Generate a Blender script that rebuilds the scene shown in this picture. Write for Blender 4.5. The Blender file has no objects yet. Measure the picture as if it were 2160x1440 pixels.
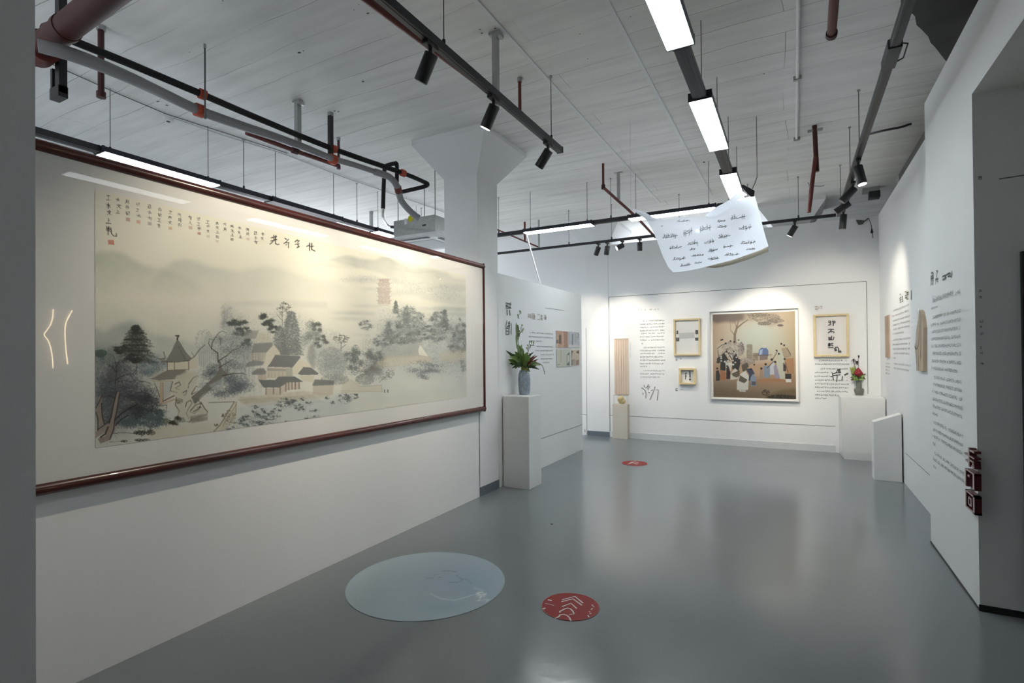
import bpy, bmesh, math, random
import numpy as np
from mathutils import Vector, Matrix
random.seed(7); rng = np.random.default_rng(7)
C = bpy.context.scene.collection
SC = bpy.context.scene

# ------------------------------------------------------------------ camera
F_PX, YAW, PITCH, ROLL, SH, EYE = 1106.1362, 28.3251, 0.4585, -0.4922, 17.6741, 1.45
_y, _p, _r = [math.radians(v) for v in (YAW, PITCH, ROLL)]
_F = np.array([-math.sin(_y), math.cos(_y), 0.]); _R = np.array([math.cos(_y), math.sin(_y), 0.]); _U = np.array([0, 0, 1.])
_F2 = _F*math.cos(_p) + _U*math.sin(_p); _U2 = _U*math.cos(_p) - _F*math.sin(_p)
_R3 = _R*math.cos(_r) + _U2*math.sin(_r); _U3 = _U2*math.cos(_r) - _R*math.sin(_r)
EXPO = 0.88
EYEP = np.array([0, 0, EYE])
def ray(x, y): return _F2 + _R3*((x-1080)/F_PX) - _U3*((y-720-SH)/F_PX)
def az(x, y, z): d = ray(x, y); return EYEP + d*((z-EYE)/d[2])     # a photo pixel on a level plane
def ax(x, y, X): d = ray(x, y); return EYEP + d*(X/d[0])            # ... on a plane across X
def ay(x, y, Y): d = ray(x, y); return EYEP + d*(Y/d[1])            # ... on a plane across Y
def adist(x, y, t): return EYEP + ray(x, y)*t
def pj(P):
    d = np.asarray(P, float) - EYEP; z = d @ _F2
    return 1080 + F_PX*(d @ _R3)/z, 720 + SH - F_PX*(d @ _U3)/z
cd = bpy.data.cameras.new('camera'); co = bpy.data.objects.new('camera', cd); C.objects.link(co)
M = Matrix.Identity(4)
for i in range(3):
    M[i][0] = _R3[i]; M[i][1] = _U3[i]; M[i][2] = -_F2[i]; M[i][3] = EYEP[i]
co.matrix_world = M
cd.sensor_width = 36; cd.lens = 36*F_PX/2160; cd.shift_y = SH/2160; cd.clip_start = 0.05
SC.camera = co

# ------------------------------------------------------------------ materials
def lin(c): return tuple((v/12.92 if v <= .04045 else ((v+.055)/1.055)**2.4) for v in c)
def rgb(*c): return lin([v/255 for v in c])
def mat(name, col, rough=.6, metal=0., spec=.5, var=0., vscale=6., bump=0., bscale=40., coat=0., emit=None, estr=0.):
    m = bpy.data.materials.new(name); m.use_nodes = True; nt = m.node_tree; n = nt.nodes; l = nt.links
    b = n['Principled BSDF']; b.inputs['Base Color'].default_value = (*col, 1); b.inputs['Roughness'].default_value = rough
    b.inputs['Metallic'].default_value = metal; b.inputs['Specular IOR Level'].default_value = spec; b.inputs['Coat Weight'].default_value = coat
    tc = n.new('ShaderNodeTexCoord')
    if var > 0:
        no = n.new('ShaderNodeTexNoise'); no.inputs['Scale'].default_value = vscale; no.inputs['Detail'].default_value = 5
        l.new(tc.outputs['Object'], no.inputs['Vector'])
        r = n.new('ShaderNodeValToRGB'); r.color_ramp.elements[0].position = .3; r.color_ramp.elements[1].position = .7
        r.color_ramp.elements[0].color = (*[max(0, v*(1-var)) for v in col], 1); r.color_ramp.elements[1].color = (*[min(1, v*(1+var)) for v in col], 1)
        l.new(no.outputs['Fac'], r.inputs['Fac']); l.new(r.outputs['Color'], b.inputs['Base Color'])
    if bump > 0:
        no2 = n.new('ShaderNodeTexNoise'); no2.inputs['Scale'].default_value = bscale; no2.inputs['Detail'].default_value = 4
        l.new(tc.outputs['Object'], no2.inputs['Vector'])
        bp = n.new('ShaderNodeBump'); bp.inputs['Strength'].default_value = bump; bp.inputs['Distance'].default_value = .01
        l.new(no2.outputs['Fac'], bp.inputs['Height']); l.new(bp.outputs['Normal'], b.inputs['Normal'])
    if emit:
        b.inputs['Emission Color'].default_value = (*emit, 1); b.inputs['Emission Strength'].default_value = estr
    return m
def art_mat(name, rough=.7):
    m = mat(name, (.8, .8, .8), rough); nt = m.node_tree
    a = nt.nodes.new('ShaderNodeVertexColor'); a.layer_name = 'Col'
    nt.links.new(a.outputs['Color'], nt.nodes['Principled BSDF'].inputs['Base Color']); return m
def clear_mat(name, rough=.02, ior=1.5, wave=0., tint=(1, 1, 1)):
    m = bpy.data.materials.new(name); m.use_nodes = True; nt = m.node_tree; n = nt.nodes; l = nt.links; n.remove(n['Principled BSDF'])
    t = n.new('ShaderNodeBsdfTransparent'); t.inputs['Color'].default_value = (*tint, 1)
    g = n.new('ShaderNodeBsdfGlossy'); g.inputs['Roughness'].default_value = rough
    lw = n.new('ShaderNodeLayerWeight'); lw.inputs['Blend'].default_value = .5; f = n.new('ShaderNodeMath'); f.operation = 'POWER'; f.inputs[1].default_value = 5; l.new(lw.outputs['Facing'], f.inputs[0])
    f0 = ((ior-1)/(ior+1))**2; f2 = n.new('ShaderNodeMath'); f2.operation = 'MULTIPLY_ADD'; f2.inputs[1].default_value = 1-f0; f2.inputs[2].default_value = f0; l.new(f.outputs[0], f2.inputs[0]); mx = n.new('ShaderNodeMixShader')
    l.new(f2.outputs[0], mx.inputs[0]); l.new(t.outputs[0], mx.inputs[1]); l.new(g.outputs[0], mx.inputs[2]); l.new(mx.outputs[0], n['Material Output'].inputs['Surface'])
    if wave:
        tc = n.new('ShaderNodeTexCoord'); no = n.new('ShaderNodeTexNoise'); no.inputs['Scale'].default_value = 1.6; no.inputs['Detail'].default_value = 1
        bp = n.new('ShaderNodeBump'); bp.inputs['Strength'].default_value = wave; bp.inputs['Distance'].default_value = .05
        l.new(tc.outputs['Object'], no.inputs['Vector']); l.new(no.outputs['Fac'], bp.inputs['Height']); l.new(bp.outputs['Normal'], g.inputs['Normal'])
    return m

W_PAINT = mat('white wall paint', (.84, .86, .87), .75, var=.012, vscale=1.3, bump=.03, bscale=90)
W_BOARD = mat('white plinth paint', (.80, .81, .80), .55, var=.01)
GREY_WALL = mat('dark grey wall paint', (.20, .215, .235), .35, var=.03, vscale=1.5)
SKIRT = mat('slate skirting', rgb(104, 114, 122), .45, var=.03)
SKIRT_PALE = mat('pale skirting', (.66, .69, .71), .25, var=.02)
SEAM = mat('panel seam', (.16, .17, .17), .8)
CONCRETE = mat('bare dark concrete', (.10, .10, .098), .9, var=.15, vscale=4)
COLUMN = mat('white column plaster', (.83, .85, .86), .7, var=.02, vscale=2)
BLACK = mat('black powder coat', (.014, .014, .016), .45, var=.05)
CHAR = mat('charcoal aluminium', (.035, .037, .042), .42, metal=.3, var=.05)
NAVY = mat('blue black housing', (.018, .020, .032), .4, metal=.2)
RUST = mat('red brown pipe paint', rgb(100, 45, 38), .55, var=.12, vscale=9)
RUSTD = mat('dark red brown pipe paint', rgb(62, 25, 22), .55, var=.12, vscale=9)
ORANGE = mat('orange clamp', rgb(176, 72, 44), .55, var=.06)
STEEL = mat('galvanised steel', (.42, .43, .43), .42, metal=.7, var=.08, vscale=20)
ROD = mat('dull steel rod', (.16, .16, .155), .5, metal=.5)
FOAM = mat('black pipe lagging', (.012, .011, .012), .8, var=.1)
DUCTC = mat('grey hose', (.25, .25, .26), .5, var=.06, vscale=12)
WOOD = mat('mahogany frame', rgb(70, 27, 20), .28, var=.35, vscale=5, coat=.3)
PALEWOOD = mat('pale ash frame', rgb(222, 203, 160), .5, var=.08, vscale=14)
WHITEPL = mat('white plastic', (.80, .80, .80), .35)
INK = mat('dark vinyl lettering', (.10, .105, .11), .6)
INKG = mat('grey vinyl lettering', (.24, .25, .25), .6)
INKOLIVE = mat('olive vinyl lettering', rgb(112, 118, 78), .6)
INKTAN = mat('tan vinyl lettering', rgb(170, 160, 145), .6)
MATBOARD = mat('white mount board', (.80, .80, .775), .8)
YELLOW = mat('yellow sticker', rgb(206, 204, 32), .5)
LED = mat('lit diffuser', (.9, .9, .9), .5, emit=(.90, .96, 1.0), estr=17.)
LEDFAR = mat('lit diffuser next room', (.9, .9, .9), .5, emit=(.90, .96, 1.0), estr=23.)
LEDNEAR = mat('lit diffuser dimmed', (.9, .9, .9), .5, emit=(.90, .96, 1.0), estr=4.0)
LEDOFF = mat('unlit diffuser', (.10, .10, .11), .5)
LENSON = mat('lit lens', (.9, .9, .9), .5, emit=(1., .95, .86), estr=9.)
LENSOFF = mat('dark lens', (.03, .03, .03), .15)
GLASS = clear_mat('picture glazing', .008, 1.45)
ACRYLIC = clear_mat('clear acrylic', .02, 1.25)
BEIGE = mat('beige plinth paint', rgb(214, 206, 192), .6, var=.02)
REDV = mat('red floor vinyl', rgb(150, 20, 18), .45, spec=.2, var=.06, vscale=30)
WHITEV = mat('white floor vinyl', (.80, .74, .73), .6)
MAROON = mat('dark maroon acrylic', rgb(84, 28, 30), .3)
LETTERFACE = mat('pale letter face', rgb(196, 180, 178), .4, var=.05)

# ceiling: white painted board-marked concrete
def ceiling_mat():
    m = mat('board marked ceiling', (.74, .745, .735), .85); nt = m.node_tree; n = nt.nodes; l = nt.links; b = n['Principled BSDF']
    tc = n.new('ShaderNodeTexCoord'); 
    nz = n.new('ShaderNodeTexNoise'); nz.inputs['Scale'].default_value = .9; nz.inputs['Detail'].default_value = 2
    l.new(tc.outputs['Object'], nz.inputs['Vector'])
    wob = n.new('ShaderNodeVectorMath'); wob.operation = 'MULTIPLY_ADD'; wob.inputs[1].default_value = (.10, .13, 0); l.new(nz.outputs['Color'], wob.inputs[0]); l.new(tc.outputs['Object'], wob.inputs[2])
    br = n.new('ShaderNodeTexBrick'); br.inputs['Scale'].default_value = 1.0; br.inputs['Brick Width'].default_value = 4.3; br.inputs['Row Height'].default_value = .262
    br.inputs['Mortar Size'].default_value = .0022; br.inputs['Mortar Smooth'].default_value = .3; br.offset = .37; br.offset_frequency = 3; br.inputs['Bias'].default_value = -.2
    br.inputs['Color1'].default_value = (.88, .885, .87, 1); br.inputs['Color2'].default_value = (.83, .835, .82, 1); br.inputs['Mortar'].default_value = (.34, .34, .33, 1)
    l.new(wob.outputs[0], br.inputs['Vector'])
    st = n.new('ShaderNodeTexNoise'); st.inputs['Scale'].default_value = 2.2; st.inputs['Detail'].default_value = 8
    mp = n.new('ShaderNodeMapping'); mp.inputs['Scale'].default_value = (.5, 4., 1); l.new(tc.outputs['Object'], mp.inputs[0]); l.new(mp.outputs[0], st.inputs['Vector'])
    rp = n.new('ShaderNodeValToRGB'); rp.color_ramp.elements[0].position = .30; rp.color_ramp.elements[0].color = (.88, .88, .88, 1); rp.color_ramp.elements[1].position = .6; rp.color_ramp.elements[1].color = (1, 1, 1, 1)
    l.new(st.outputs['Fac'], rp.inputs['Fac'])
    mx = n.new('ShaderNodeMix'); mx.data_type = 'RGBA'; mx.blend_type = 'MULTIPLY'; mx.inputs[0].default_value = 1
    fd = n.new('ShaderNodeTexNoise'); fd.inputs['Scale'].default_value = 1.1; fd.inputs['Detail'].default_value = 2; l.new(tc.outputs['Object'], fd.inputs['Vector'])
    fr_ = n.new('ShaderNodeMapRange'); fr_.inputs['From Min'].default_value = .38; fr_.inputs['From Max'].default_value = .62; l.new(fd.outputs['Fac'], fr_.inputs['Value'])
    mq = n.new('ShaderNodeMix'); mq.data_type = 'RGBA'; mq.inputs[6].default_value = (.80, .80, .79, 1); mq.inputs[7].default_value = (.26, .26, .25, 1); l.new(fr_.outputs[0], mq.inputs[0]); l.new(mq.outputs[2], br.inputs['Mortar'])
    l.new(br.outputs['Color'], mx.inputs[6]); l.new(rp.outputs['Color'], mx.inputs[7])
    # small dark chips
    vo = n.new('ShaderNodeTexNoise'); vo.inputs['Scale'].default_value = 9; vo.inputs['Detail'].default_value = 3; l.new(mp.outputs[0], vo.inputs['Vector'])
    r2 = n.new('ShaderNodeValToRGB'); r2.color_ramp.elements[0].position = .79; r2.color_ramp.elements[0].color = (1, 1, 1, 1); r2.color_ramp.elements[1].position = .80; r2.color_ramp.elements[1].color = (.25, .25, .25, 1)
    l.new(vo.outputs['Fac'], r2.inputs['Fac'])
    m2 = n.new('ShaderNodeMix'); m2.data_type = 'RGBA'; m2.blend_type = 'MULTIPLY'; m2.inputs[0].default_value = 1
    l.new(mx.outputs[2], m2.inputs[6]); l.new(r2.outputs['Color'], m2.inputs[7]); l.new(m2.outputs[2], b.inputs['Base Color'])
    bp = n.new('ShaderNodeBump'); bp.inputs['Strength'].default_value = .25; bp.inputs['Distance'].default_value = .01; l.new(br.outputs['Fac'], bp.inputs['Height']); bp.invert = True
    l.new(bp.outputs['Normal'], b.inputs['Normal']); return m
def floor_mat():
    m = mat('grey blue epoxy floor', (.20, .225, .24), .3, spec=.5); nt = m.node_tree; n = nt.nodes; l = nt.links; b = n['Principled BSDF']
    tc = n.new('ShaderNodeTexCoord')
    a = n.new('ShaderNodeTexNoise'); a.inputs['Scale'].default_value = .8; a.inputs['Detail'].default_value = 6; l.new(tc.outputs['Object'], a.inputs['Vector'])
    r = n.new('ShaderNodeValToRGB'); r.color_ramp.elements[0].position = .3; r.color_ramp.elements[0].color = (.20, .226, .241, 1); r.color_ramp.elements[1].position = .7; r.color_ramp.elements[1].color = (.21, .236, .251, 1)
    l.new(a.outputs['Fac'], r.inputs['Fac']); l.new(r.outputs['Color'], b.inputs['Base Color'])
    q = n.new('ShaderNodeTexNoise'); q.inputs['Scale'].default_value = 2.5; q.inputs['Detail'].default_value = 7; l.new(tc.outputs['Object'], q.inputs['Vector'])
    mr = n.new('ShaderNodeMapRange'); mr.inputs['From Min'].default_value = .3; mr.inputs['From Max'].default_value = .7; mr.inputs['To Min'].default_value = .15; mr.inputs['To Max'].default_value = .20
    l.new(q.outputs['Fac'], mr.inputs['Value']); l.new(mr.outputs[0], b.inputs['Roughness'])
    w = n.new('ShaderNodeTexNoise'); w.inputs['Scale'].default_value = 9; w.inputs['Detail'].default_value = 5; l.new(tc.outputs['Object'], w.inputs['Vector'])
    bp = n.new('ShaderNodeBump'); bp.inputs['Strength'].default_value = .06; bp.inputs['Distance'].default_value = .02; l.new(w.outputs['Fac'], bp.inputs['Height']); l.new(bp.outputs['Normal'], b.inputs['Normal'])
    return m

# ------------------------------------------------------------------ mesh helpers
def NB(): return bmesh.new()
def quad(bm, *ps):
    return bm.faces.new([bm.verts.new(p) for p in ps])
def box(bm, x0, x1, y0, y1, z0, z1):
    v = [bm.verts.new((x, y, z)) for z in (z0, z1) for y in (y0, y1) for x in (x0, x1)]
    for f in ((0, 2, 3, 1), (4, 5, 7, 6), (0, 1, 5, 4), (2, 6, 7, 3), (0, 4, 6, 2), (1, 3, 7, 5)): bm.faces.new([v[i] for i in f])
def hexa(bm, lo, hi):
    """two matching rings of points joined and capped"""
    a = [bm.verts.new(p) for p in lo]; b = [bm.verts.new(p) for p in hi]; n = len(a)
    for i in range(n): bm.faces.new((a[i], a[(i+1) % n], b[(i+1) % n], b[i]))
    bm.faces.new(a[::-1]); bm.faces.new(b)
def frame_at(d):
    d = Vector(d).normalized(); u = d.orthogonal().normalized(); return u, d.cross(u)
def tube(bm, pts, r, seg=10, cap=True):
    pts = [Vector(p) for p in pts]; rs = r if isinstance(r, (list, tuple)) else [r]*len(pts); rings = []; u = None
    for i, p in enumerate(pts):
        d = (pts[min(i+1, len(pts)-1)] - pts[max(i-1, 0)]).normalized()
        if u is None: u = d.orthogonal().normalized()
        else: u = (u - d*u.dot(d)).normalized()
        v = d.cross(u)
        rings.append([bm.verts.new(p + (u*math.cos(t) + v*math.sin(t))*rs[i]) for t in [2*math.pi*k/seg for k in range(seg)]])
    for a, b in zip(rings, rings[1:]):
        for k in range(seg): bm.faces.new((a[k], a[(k+1) % seg], b[(k+1) % seg], b[k]))
    if cap: bm.faces.new(rings[0][::-1]); bm.faces.new(rings[-1])
def smooth_path(pts, n=6):
    P = [Vector(p) for p in pts]; out = []
    for i in range(len(P)-1):
        a, b, c, d = P[max(i-1, 0)], P[i], P[i+1], P[min(i+2, len(P)-1)]
        for k in range(n):
            t = k/n; out.append(.5*((2*b) + (c-a)*t + (2*a-5*b+4*c-d)*t*t + (3*b-a-3*c+d)*t**3))
    out.append(P[-1]); return out
def lathe(bm, c, prof, seg=28, wob=0.):
    c = Vector(c); rings = []
    for r, z in prof:
        rings.append([bm.verts.new(c + Vector((r*(1+wob*math.sin(3*t+z*9))*math.cos(t), r*(1+wob*math.sin(3*t+z*9))*math.sin(t), z))) for t in [2*math.pi*k/seg for k in range(seg)]])
    for a, b in zip(rings, rings[1:]):
        for k in range(seg): bm.faces.new((a[k], a[(k+1) % seg], b[(k+1) % seg], b[k]))
    bm.faces.new(rings[0][::-1])
    if prof[-1][0] > 1e-4: bm.faces.new(rings[-1])
def ribbon(bm, pts, w, nrm, taper=False):
    """flat stroke on a surface whose normal is nrm"""
    P = [Vector(p) for p in pts]; N = Vector(nrm); prev = None; n = len(P)
    for i, p in enumerate(P):
        d = P[min(i+1, n-1)] - P[max(i-1, 0)]
        s = N.cross(d).normalized()*(w/2)*((.35+.65*math.sin(math.pi*(i+.5)/n)) if taper and n > 2 else 1)
        a, b = bm.verts.new(p+s), bm.verts.new(p-s)
        if prev: bm.faces.new((prev[0], prev[1], b, a))
        prev = (a, b)
def bevel(bm, w, seg=2):
    bmesh.ops.bevel(bm, geom=[e for e in bm.edges], offset=w, segments=seg, affect='EDGES', profile=.5)

WL = {}
def obj(name, bm, m, parent=None, smooth=False, label=None):
    bmesh.ops.recalc_face_normals(bm, faces=bm.faces)
    me = bpy.data.meshes.new(name); 
    off = WL.get(parent.name, Vector((0, 0, 0))) if parent else Vector((0, 0, 0))
    if off.length: bmesh.ops.translate(bm, vec=-off, verts=bm.verts)
    bm.to_mesh(me); bm.free(); me.materials.append(m)
    if smooth:
        me.polygons.foreach_set('use_smooth', [True]*len(me.polygons))
    o = bpy.data.objects.new(name, me); C.objects.link(o)
    if smooth:
        try: me.set_sharp_from_angle(angle=math.radians(38))
        except Exception: pass
    if parent: o.parent = parent; WL[o.name] = off
    if label: o['label'] = label
    return o
def tag(o, label, cat, group=None):
    o['label'] = label; o['category'] = cat
    if group: o['group'] = group
    return o
def thing(name, label, cat, loc, group=None):
    o = bpy.data.objects.new(name, None); C.objects.link(o); o.location = Vector(loc); o.empty_display_size = .1
    WL[o.name] = Vector(loc); return tag(o, label, cat, group)
def struct(name, bm, m, label=None):
    o = obj(name, bm, m); o['kind'] = 'structure'
    if label: o['label'] = label
    return o
# ------------------------------------------------------------------ setting
XL, XR, XP, YB, ZC, ZT = -2.842, 1.044, .891, 8.813, 3.68, 3.117
YP0, YP1 = 3.81, 5.0
bm = NB(); box(bm, -7.7, 4.2, -2.7, 10.9, -.12, 0); struct('floor', bm, floor_mat())
bm = NB(); box(bm, -7.7, 4.2, -2.7, 10.9, ZC, ZC+.15); struct('ceiling', bm, ceiling_mat())
bm = NB(); box(bm, -7.7, -7.5, -2.7, 10.9, 0, .85); box(bm, -7.7, -7.5, -2.7, 10.9, 3.45, ZC)
for a_, b_ in ((-2.7, 5.2), (7.0, 7.4), (9.2, 10.9)): box(bm, -7.7, -7.5, a_, b_, .85, 3.45)
struct('wall_outer_left', bm, W_PAINT)   # unseen side of the next room; its openings are added to lighten the ceiling
bm = NB(); box(bm, 4.0, 4.2, -2.7, 10.9, 0, ZC); struct('wall_outer_right', bm, W_PAINT)
bm = NB(); 
for a_, b_, c_, d_ in ((-7.5, 4., 0, .9), (-7.5, 4., 3.3, ZC), (-7.5, -5.9, .9, 3.3), (-2.9, 4., .9, 3.3)): box(bm, a_, b_, -2.7, -2.5, c_, d_)
struct('wall_front', bm, W_PAINT)   # openings added behind the camera as fill for surfaces that face it
bm = NB()
for a_, b_, c_, d_ in ((-7.5, 4., 0, .9), (-7.5, 4., 3.3, ZC), (-7.5, -6., .9, 3.3), (-1.2, 4., .9, 3.3)): box(bm, a_, b_, 10.7, 10.9, c_, d_)
struct('wall_rear', bm, W_PAINT)   # out-of-view openings beyond the back wall, added to let in fill light
bm = NB(); box(bm, -3.0, XL, .45, 4.553, 0, 2.335); struct('wall_left', bm, W_PAINT)
bm = NB(); box(bm, -3.0, XL, 4.955, 7.50, 0, 2.335); struct('wall_middle', bm, W_PAINT)
bm = NB(); box(bm, -2.835, XR, YB, YB+.12, 0, 3.33); struct('wall_back', bm, W_PAINT)
bm = NB(); box(bm, -7.5, -3.255, YB+.02, YB+.14, 0, ZC); struct('wall_back_left', bm, W_PAINT)
bm = NB(); box(bm, XR, XR+.12, YP1, YB+.12, 0, 3.335); struct('wall_right', bm, W_PAINT)
bm = NB(); box(bm, XP, XP+.008, YP0, YP1, 0, 3.33); box(bm, XP+.008, 1.9, YP1-.1, YP1, 0, 3.33); box(bm, XP, XP+.008, -2.5, YP0, 2.885, 3.33)
struct('wall_pillar', bm, W_PAINT)
bm = NB(); box(bm, XP+.008, 3.2, YP0, YP0+.12, 0, 2.885); struct('wall_grey', bm, W_PAINT)
bm = NB(); box(bm, XP+.008, 3.2, -2.5, YP0+.12, 2.885, 3.33); struct('wall_header', bm, W_PAINT)
# near pillar at the left edge of the view
P = ax(75, 720, -1.70)
bm = NB(); box(bm, -2.842, -1.70, -1.2, P[1], 0, ZC); struct('wall_near', bm, W_PAINT)

def column(name, cx, cy, h=.205, zb=3.30, d=.24, zt=3.63, base=True):
    bm = NB(); sq = lambda r, z: [(cx-r, cy-r, z), (cx+r, cy-r, z), (cx+r, cy+r, z), (cx-r, cy+r, z)]
    hexa(bm, sq(h, 0), sq(h, zb)); hexa(bm, sq(h, zb), sq(h+d, zt)); hexa(bm, sq(h+d, zt), sq(h+d, ZC)); struct(name, bm, COLUMN)
column('column_left', -3.047, 4.754)
column('column_back', -3.045, YB+.207)
column('column_rear', -.03, YB+.33)
column('column_right', 1.47, 4.80, d=.20)
bm = NB(); box(bm, -2.842, -2.838, 4.557, 4.951, .0, .092); struct('baseboard_column', bm, SKIRT)
bm = NB(); box(bm, -3.25, -2.84, YB-.005, YB-.001, 0, .085); struct('baseboard_back', bm, SKIRT)
bm = NB(); box(bm, -2.80, .5, YB-.010, YB, 0, .10); struct('baseboard_back_pale', bm, SKIRT_PALE)
bm = NB(); box(bm, XP-.004, XP, YP0-.004, YP1, 0, .012); box(bm, XP-.004, 3.0, YP0-.006, YP0, 0, .035); struct('baseboard_pillar', bm, BLACK)
# bare concrete patch on the ceiling where the white paint has come away
dk = [az(*p, ZC) for p in [(1900, 5), (1912, 14), (1930, 32), (1933, 50), (1946, 62), (1958, 75), (1963, 88), (1972, 97), (1986, 115), (1998, 130)]]
dk = [(p[0], p[1]) for p in dk] + [(1.9, 5.4), (2.4, 3.0), (.62, 2.6), (.55, 3.6)]
bm = NB(); hexa(bm, [(x, y, ZC-.008) for x, y in dk], [(x, y, ZC) for x, y in dk]); struct('ceiling_bare_patch', bm, CONCRETE)

def seam(name, segs, w=.007):
    """fine recessed joint between wall boards: thin dark strips lying on the wall"""
    bm = NB()
    for a, b, n in segs:
        ribbon(bm, [Vector(a)+Vector(n)*.0025, Vector(b)+Vector(n)*.0025], w, n)
    struct(name, bm, SEAM)
NB_ = (0, -1, 0); NL = (1, 0, 0); NR = (-1, 0, 0)
seam('trim_1', [((-2.83, YB, 2.425), (.895, YB, 2.425), NB_), ((-2.83, YB, .1), (-2.83, YB, 2.425), NB_), ((.895, YB, .85), (.895, YB, 2.425), NB_)])
seam('trim_2', [((-2.83, YB, .375), (.50, YB, .375), NB_)], .006)
seam('trim_3', [((XL, 5.3, .375), (XL, 7.48, .375), NL)], .006)
seam('trim_4', [((XR, 7.0, .345), (XR, 5.05, .345), NR)], .006)
seam('trim_5', [((XL, 4.555, .0), (XL, 4.555, .86), NL)], .008)
seam('trim_6', [((-3.262, YB+.02, .09), (-3.262, YB+.02, 1.9), NB_), ((-3.40, YB+.02, .36), (-3.262, YB+.02, .36), NB_)], .006)
seam('trim_7', [((1.0, YP0, 2.39), (1.65, YP0, 2.41), NB_)], .006)

# ------------------------------------------------------------------ ceiling tracks and lamps
LAMPS = []
def wire_thing(bm, x, y, z0, z1=ZC, r=.0035): tube(bm, [(x, y, z0), (x, y, z1)], r, 6)
def track(label, a, b, wires, w=.042, h=.035, z=ZT, group='black lighting track runs'):
    """a straight run of lighting track on steel wires"""
    a, b = Vector((*a, z)), Vector((*b, z)); d = (b-a).normalized(); s = Vector((-d.y, d.x, 0))*(w/2); mid = (a+b)/2
    t = thing('lighting_track', label, 'light track', mid, group)
    up = Vector((0, 0, h))
    bm = NB(); hexa(bm, [a-s, a+s, b+s, b-s], [a-s+up, a+s+up, b+s+up, b-s+up]); bevel(bm, .004, 1); obj('rail', bm, CHAR, t)
    bm = NB(); e = s*.35; dn = Vector((0, 0, -.002))
    hexa(bm, [a-e+dn, a+e+dn, b+e+dn, b-e+dn], [a-e, a+e, b+e, b-e]); obj('slot', bm, BLACK, t)
    for q in (a, b):
        bm = NB(); k = s*1.08; dd = d*(.012 if q is b else -.012)
        hexa(bm, [q-k, q+k, q+k+dd, q-k+dd], [q-k+up, q+k+up, q+k+dd+up, q-k+dd+up]); obj('end_cap', bm, BLACK, t)
    for f in wires:
        p = a + (b-a)*f
        bm = NB(); tube(bm, [p+up, (p.x, p.y, ZC)], .0035, 6); wr = obj('suspension_wire', bm, ROD, t)
        bm = NB(); tube(bm, [(p.x, p.y, z+h), (p.x, p.y, z+h+.035)], .010, 8); obj('gripper', bm, BLACK, wr)
        bm = NB(); tube(bm, [(p.x, p.y, ZC-.012), (p.x, p.y, ZC)], .013, 8); obj('ceiling_plug', bm, STEEL, wr)
    return t
def linear(label, c, axis, L=.98, w=.148, h=.045, lit=True, z=ZT, ends=(True, True), group='linear pendant lights'):
    x, y = c; t = thing('linear_light', label, 'ceiling light', (x, y, z), group)
    hx, hy = (w/2, L/2) if axis == 'y' else (L/2, w/2)
    bm = NB(); box(bm, x-hx, x+hx, y-hy, y+hy, z, z+h); bevel(bm, .004, 1); obj('housing', bm, NAVY, t)
    g = .004
    bm = NB(); box(bm, x-hx+g, x+hx-g, y-hy+g, y+hy-g, z-.006, z); obj('diffuser', bm, (LEDNEAR if 'nearest' in label else LEDFAR if c[0] < -4 else LED) if lit else LEDOFF, t)
    for s in (-1, 1):
        bm = NB()
        if axis == 'y': box(bm, x-hx-.001, x+hx+.001, y+s*hy-.006, y+s*hy+.006, z-.006, z+h+.004)
        else: box(bm, x+s*hx-.006, x+s*hx+.006, y-hy-.001, y+hy+.001, z-.006, z+h+.004)
        obj('end_cap', bm, NAVY, t)
    for s in (-.42, .42):
        bm = NB(); px, py = (x, y+s*L) if axis == 'y' else (x+s*L, y)
        tube(bm, [(px, py, z+h), (px, py, ZC)], .0032, 6); wr = obj('suspension_wire', bm, ROD, t)
        bm = NB(); tube(bm, [(px, py, z+h), (px, py, z+h+.03)], .009, 8); obj('gripper', bm, BLACK, wr)
    LAMPS.append(t)
XRW, XLW, YBW = -.53, -4.97, 6.47
# right-hand row, running away from the camera
for k, (yc, lb) in enumerate([(2.46, 'bright linear pendant nearest the camera, cut off by the frame top'), (4.11, 'bright linear pendant at mid room between two charcoal links'), (5.75, 'bright linear pendant whose far end is hidden by the hanging sheet')]):
    linear(lb, (XRW, yc), 'y')
for (a, b), lb in zip([((XRW, 2.975), (XRW, 3.595)), ((XRW, 4.625), (XRW, 5.235)), ((XRW, 6.265), (XRW, YBW-.05))], ['wide charcoal link between the two nearest linear pendants', 'charcoal link between the mid pendant and the one above the sheet', 'short charcoal link behind the hanging sheet at the track corner']):
    track(lb, a, b, [], w=.085, h=.04, group='charcoal links between pendants')
# back row, running across
linear('lit linear pendant across the back, left of the hanging sheet', (-2.77, YBW), 'x')
linear('lit linear pendant across the back, partly behind the hanging sheet', (-1.29, YBW), 'x', L=1.02)
for (a, b), lb in zip([((-4.88, YBW), (-3.285, YBW)), ((-2.255, YBW), (-1.825, YBW)), ((-.755, YBW), (XRW, YBW))], ['charcoal link running behind the concrete column to the back pendant', 'charcoal link between the two pendants of the back row', 'charcoal link joining back row to the row on the right']):
    track(lb, a, b, [.5] if a[0] > -4 else [.75], w=.06, h=.05, group='charcoal links between pendants')
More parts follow.
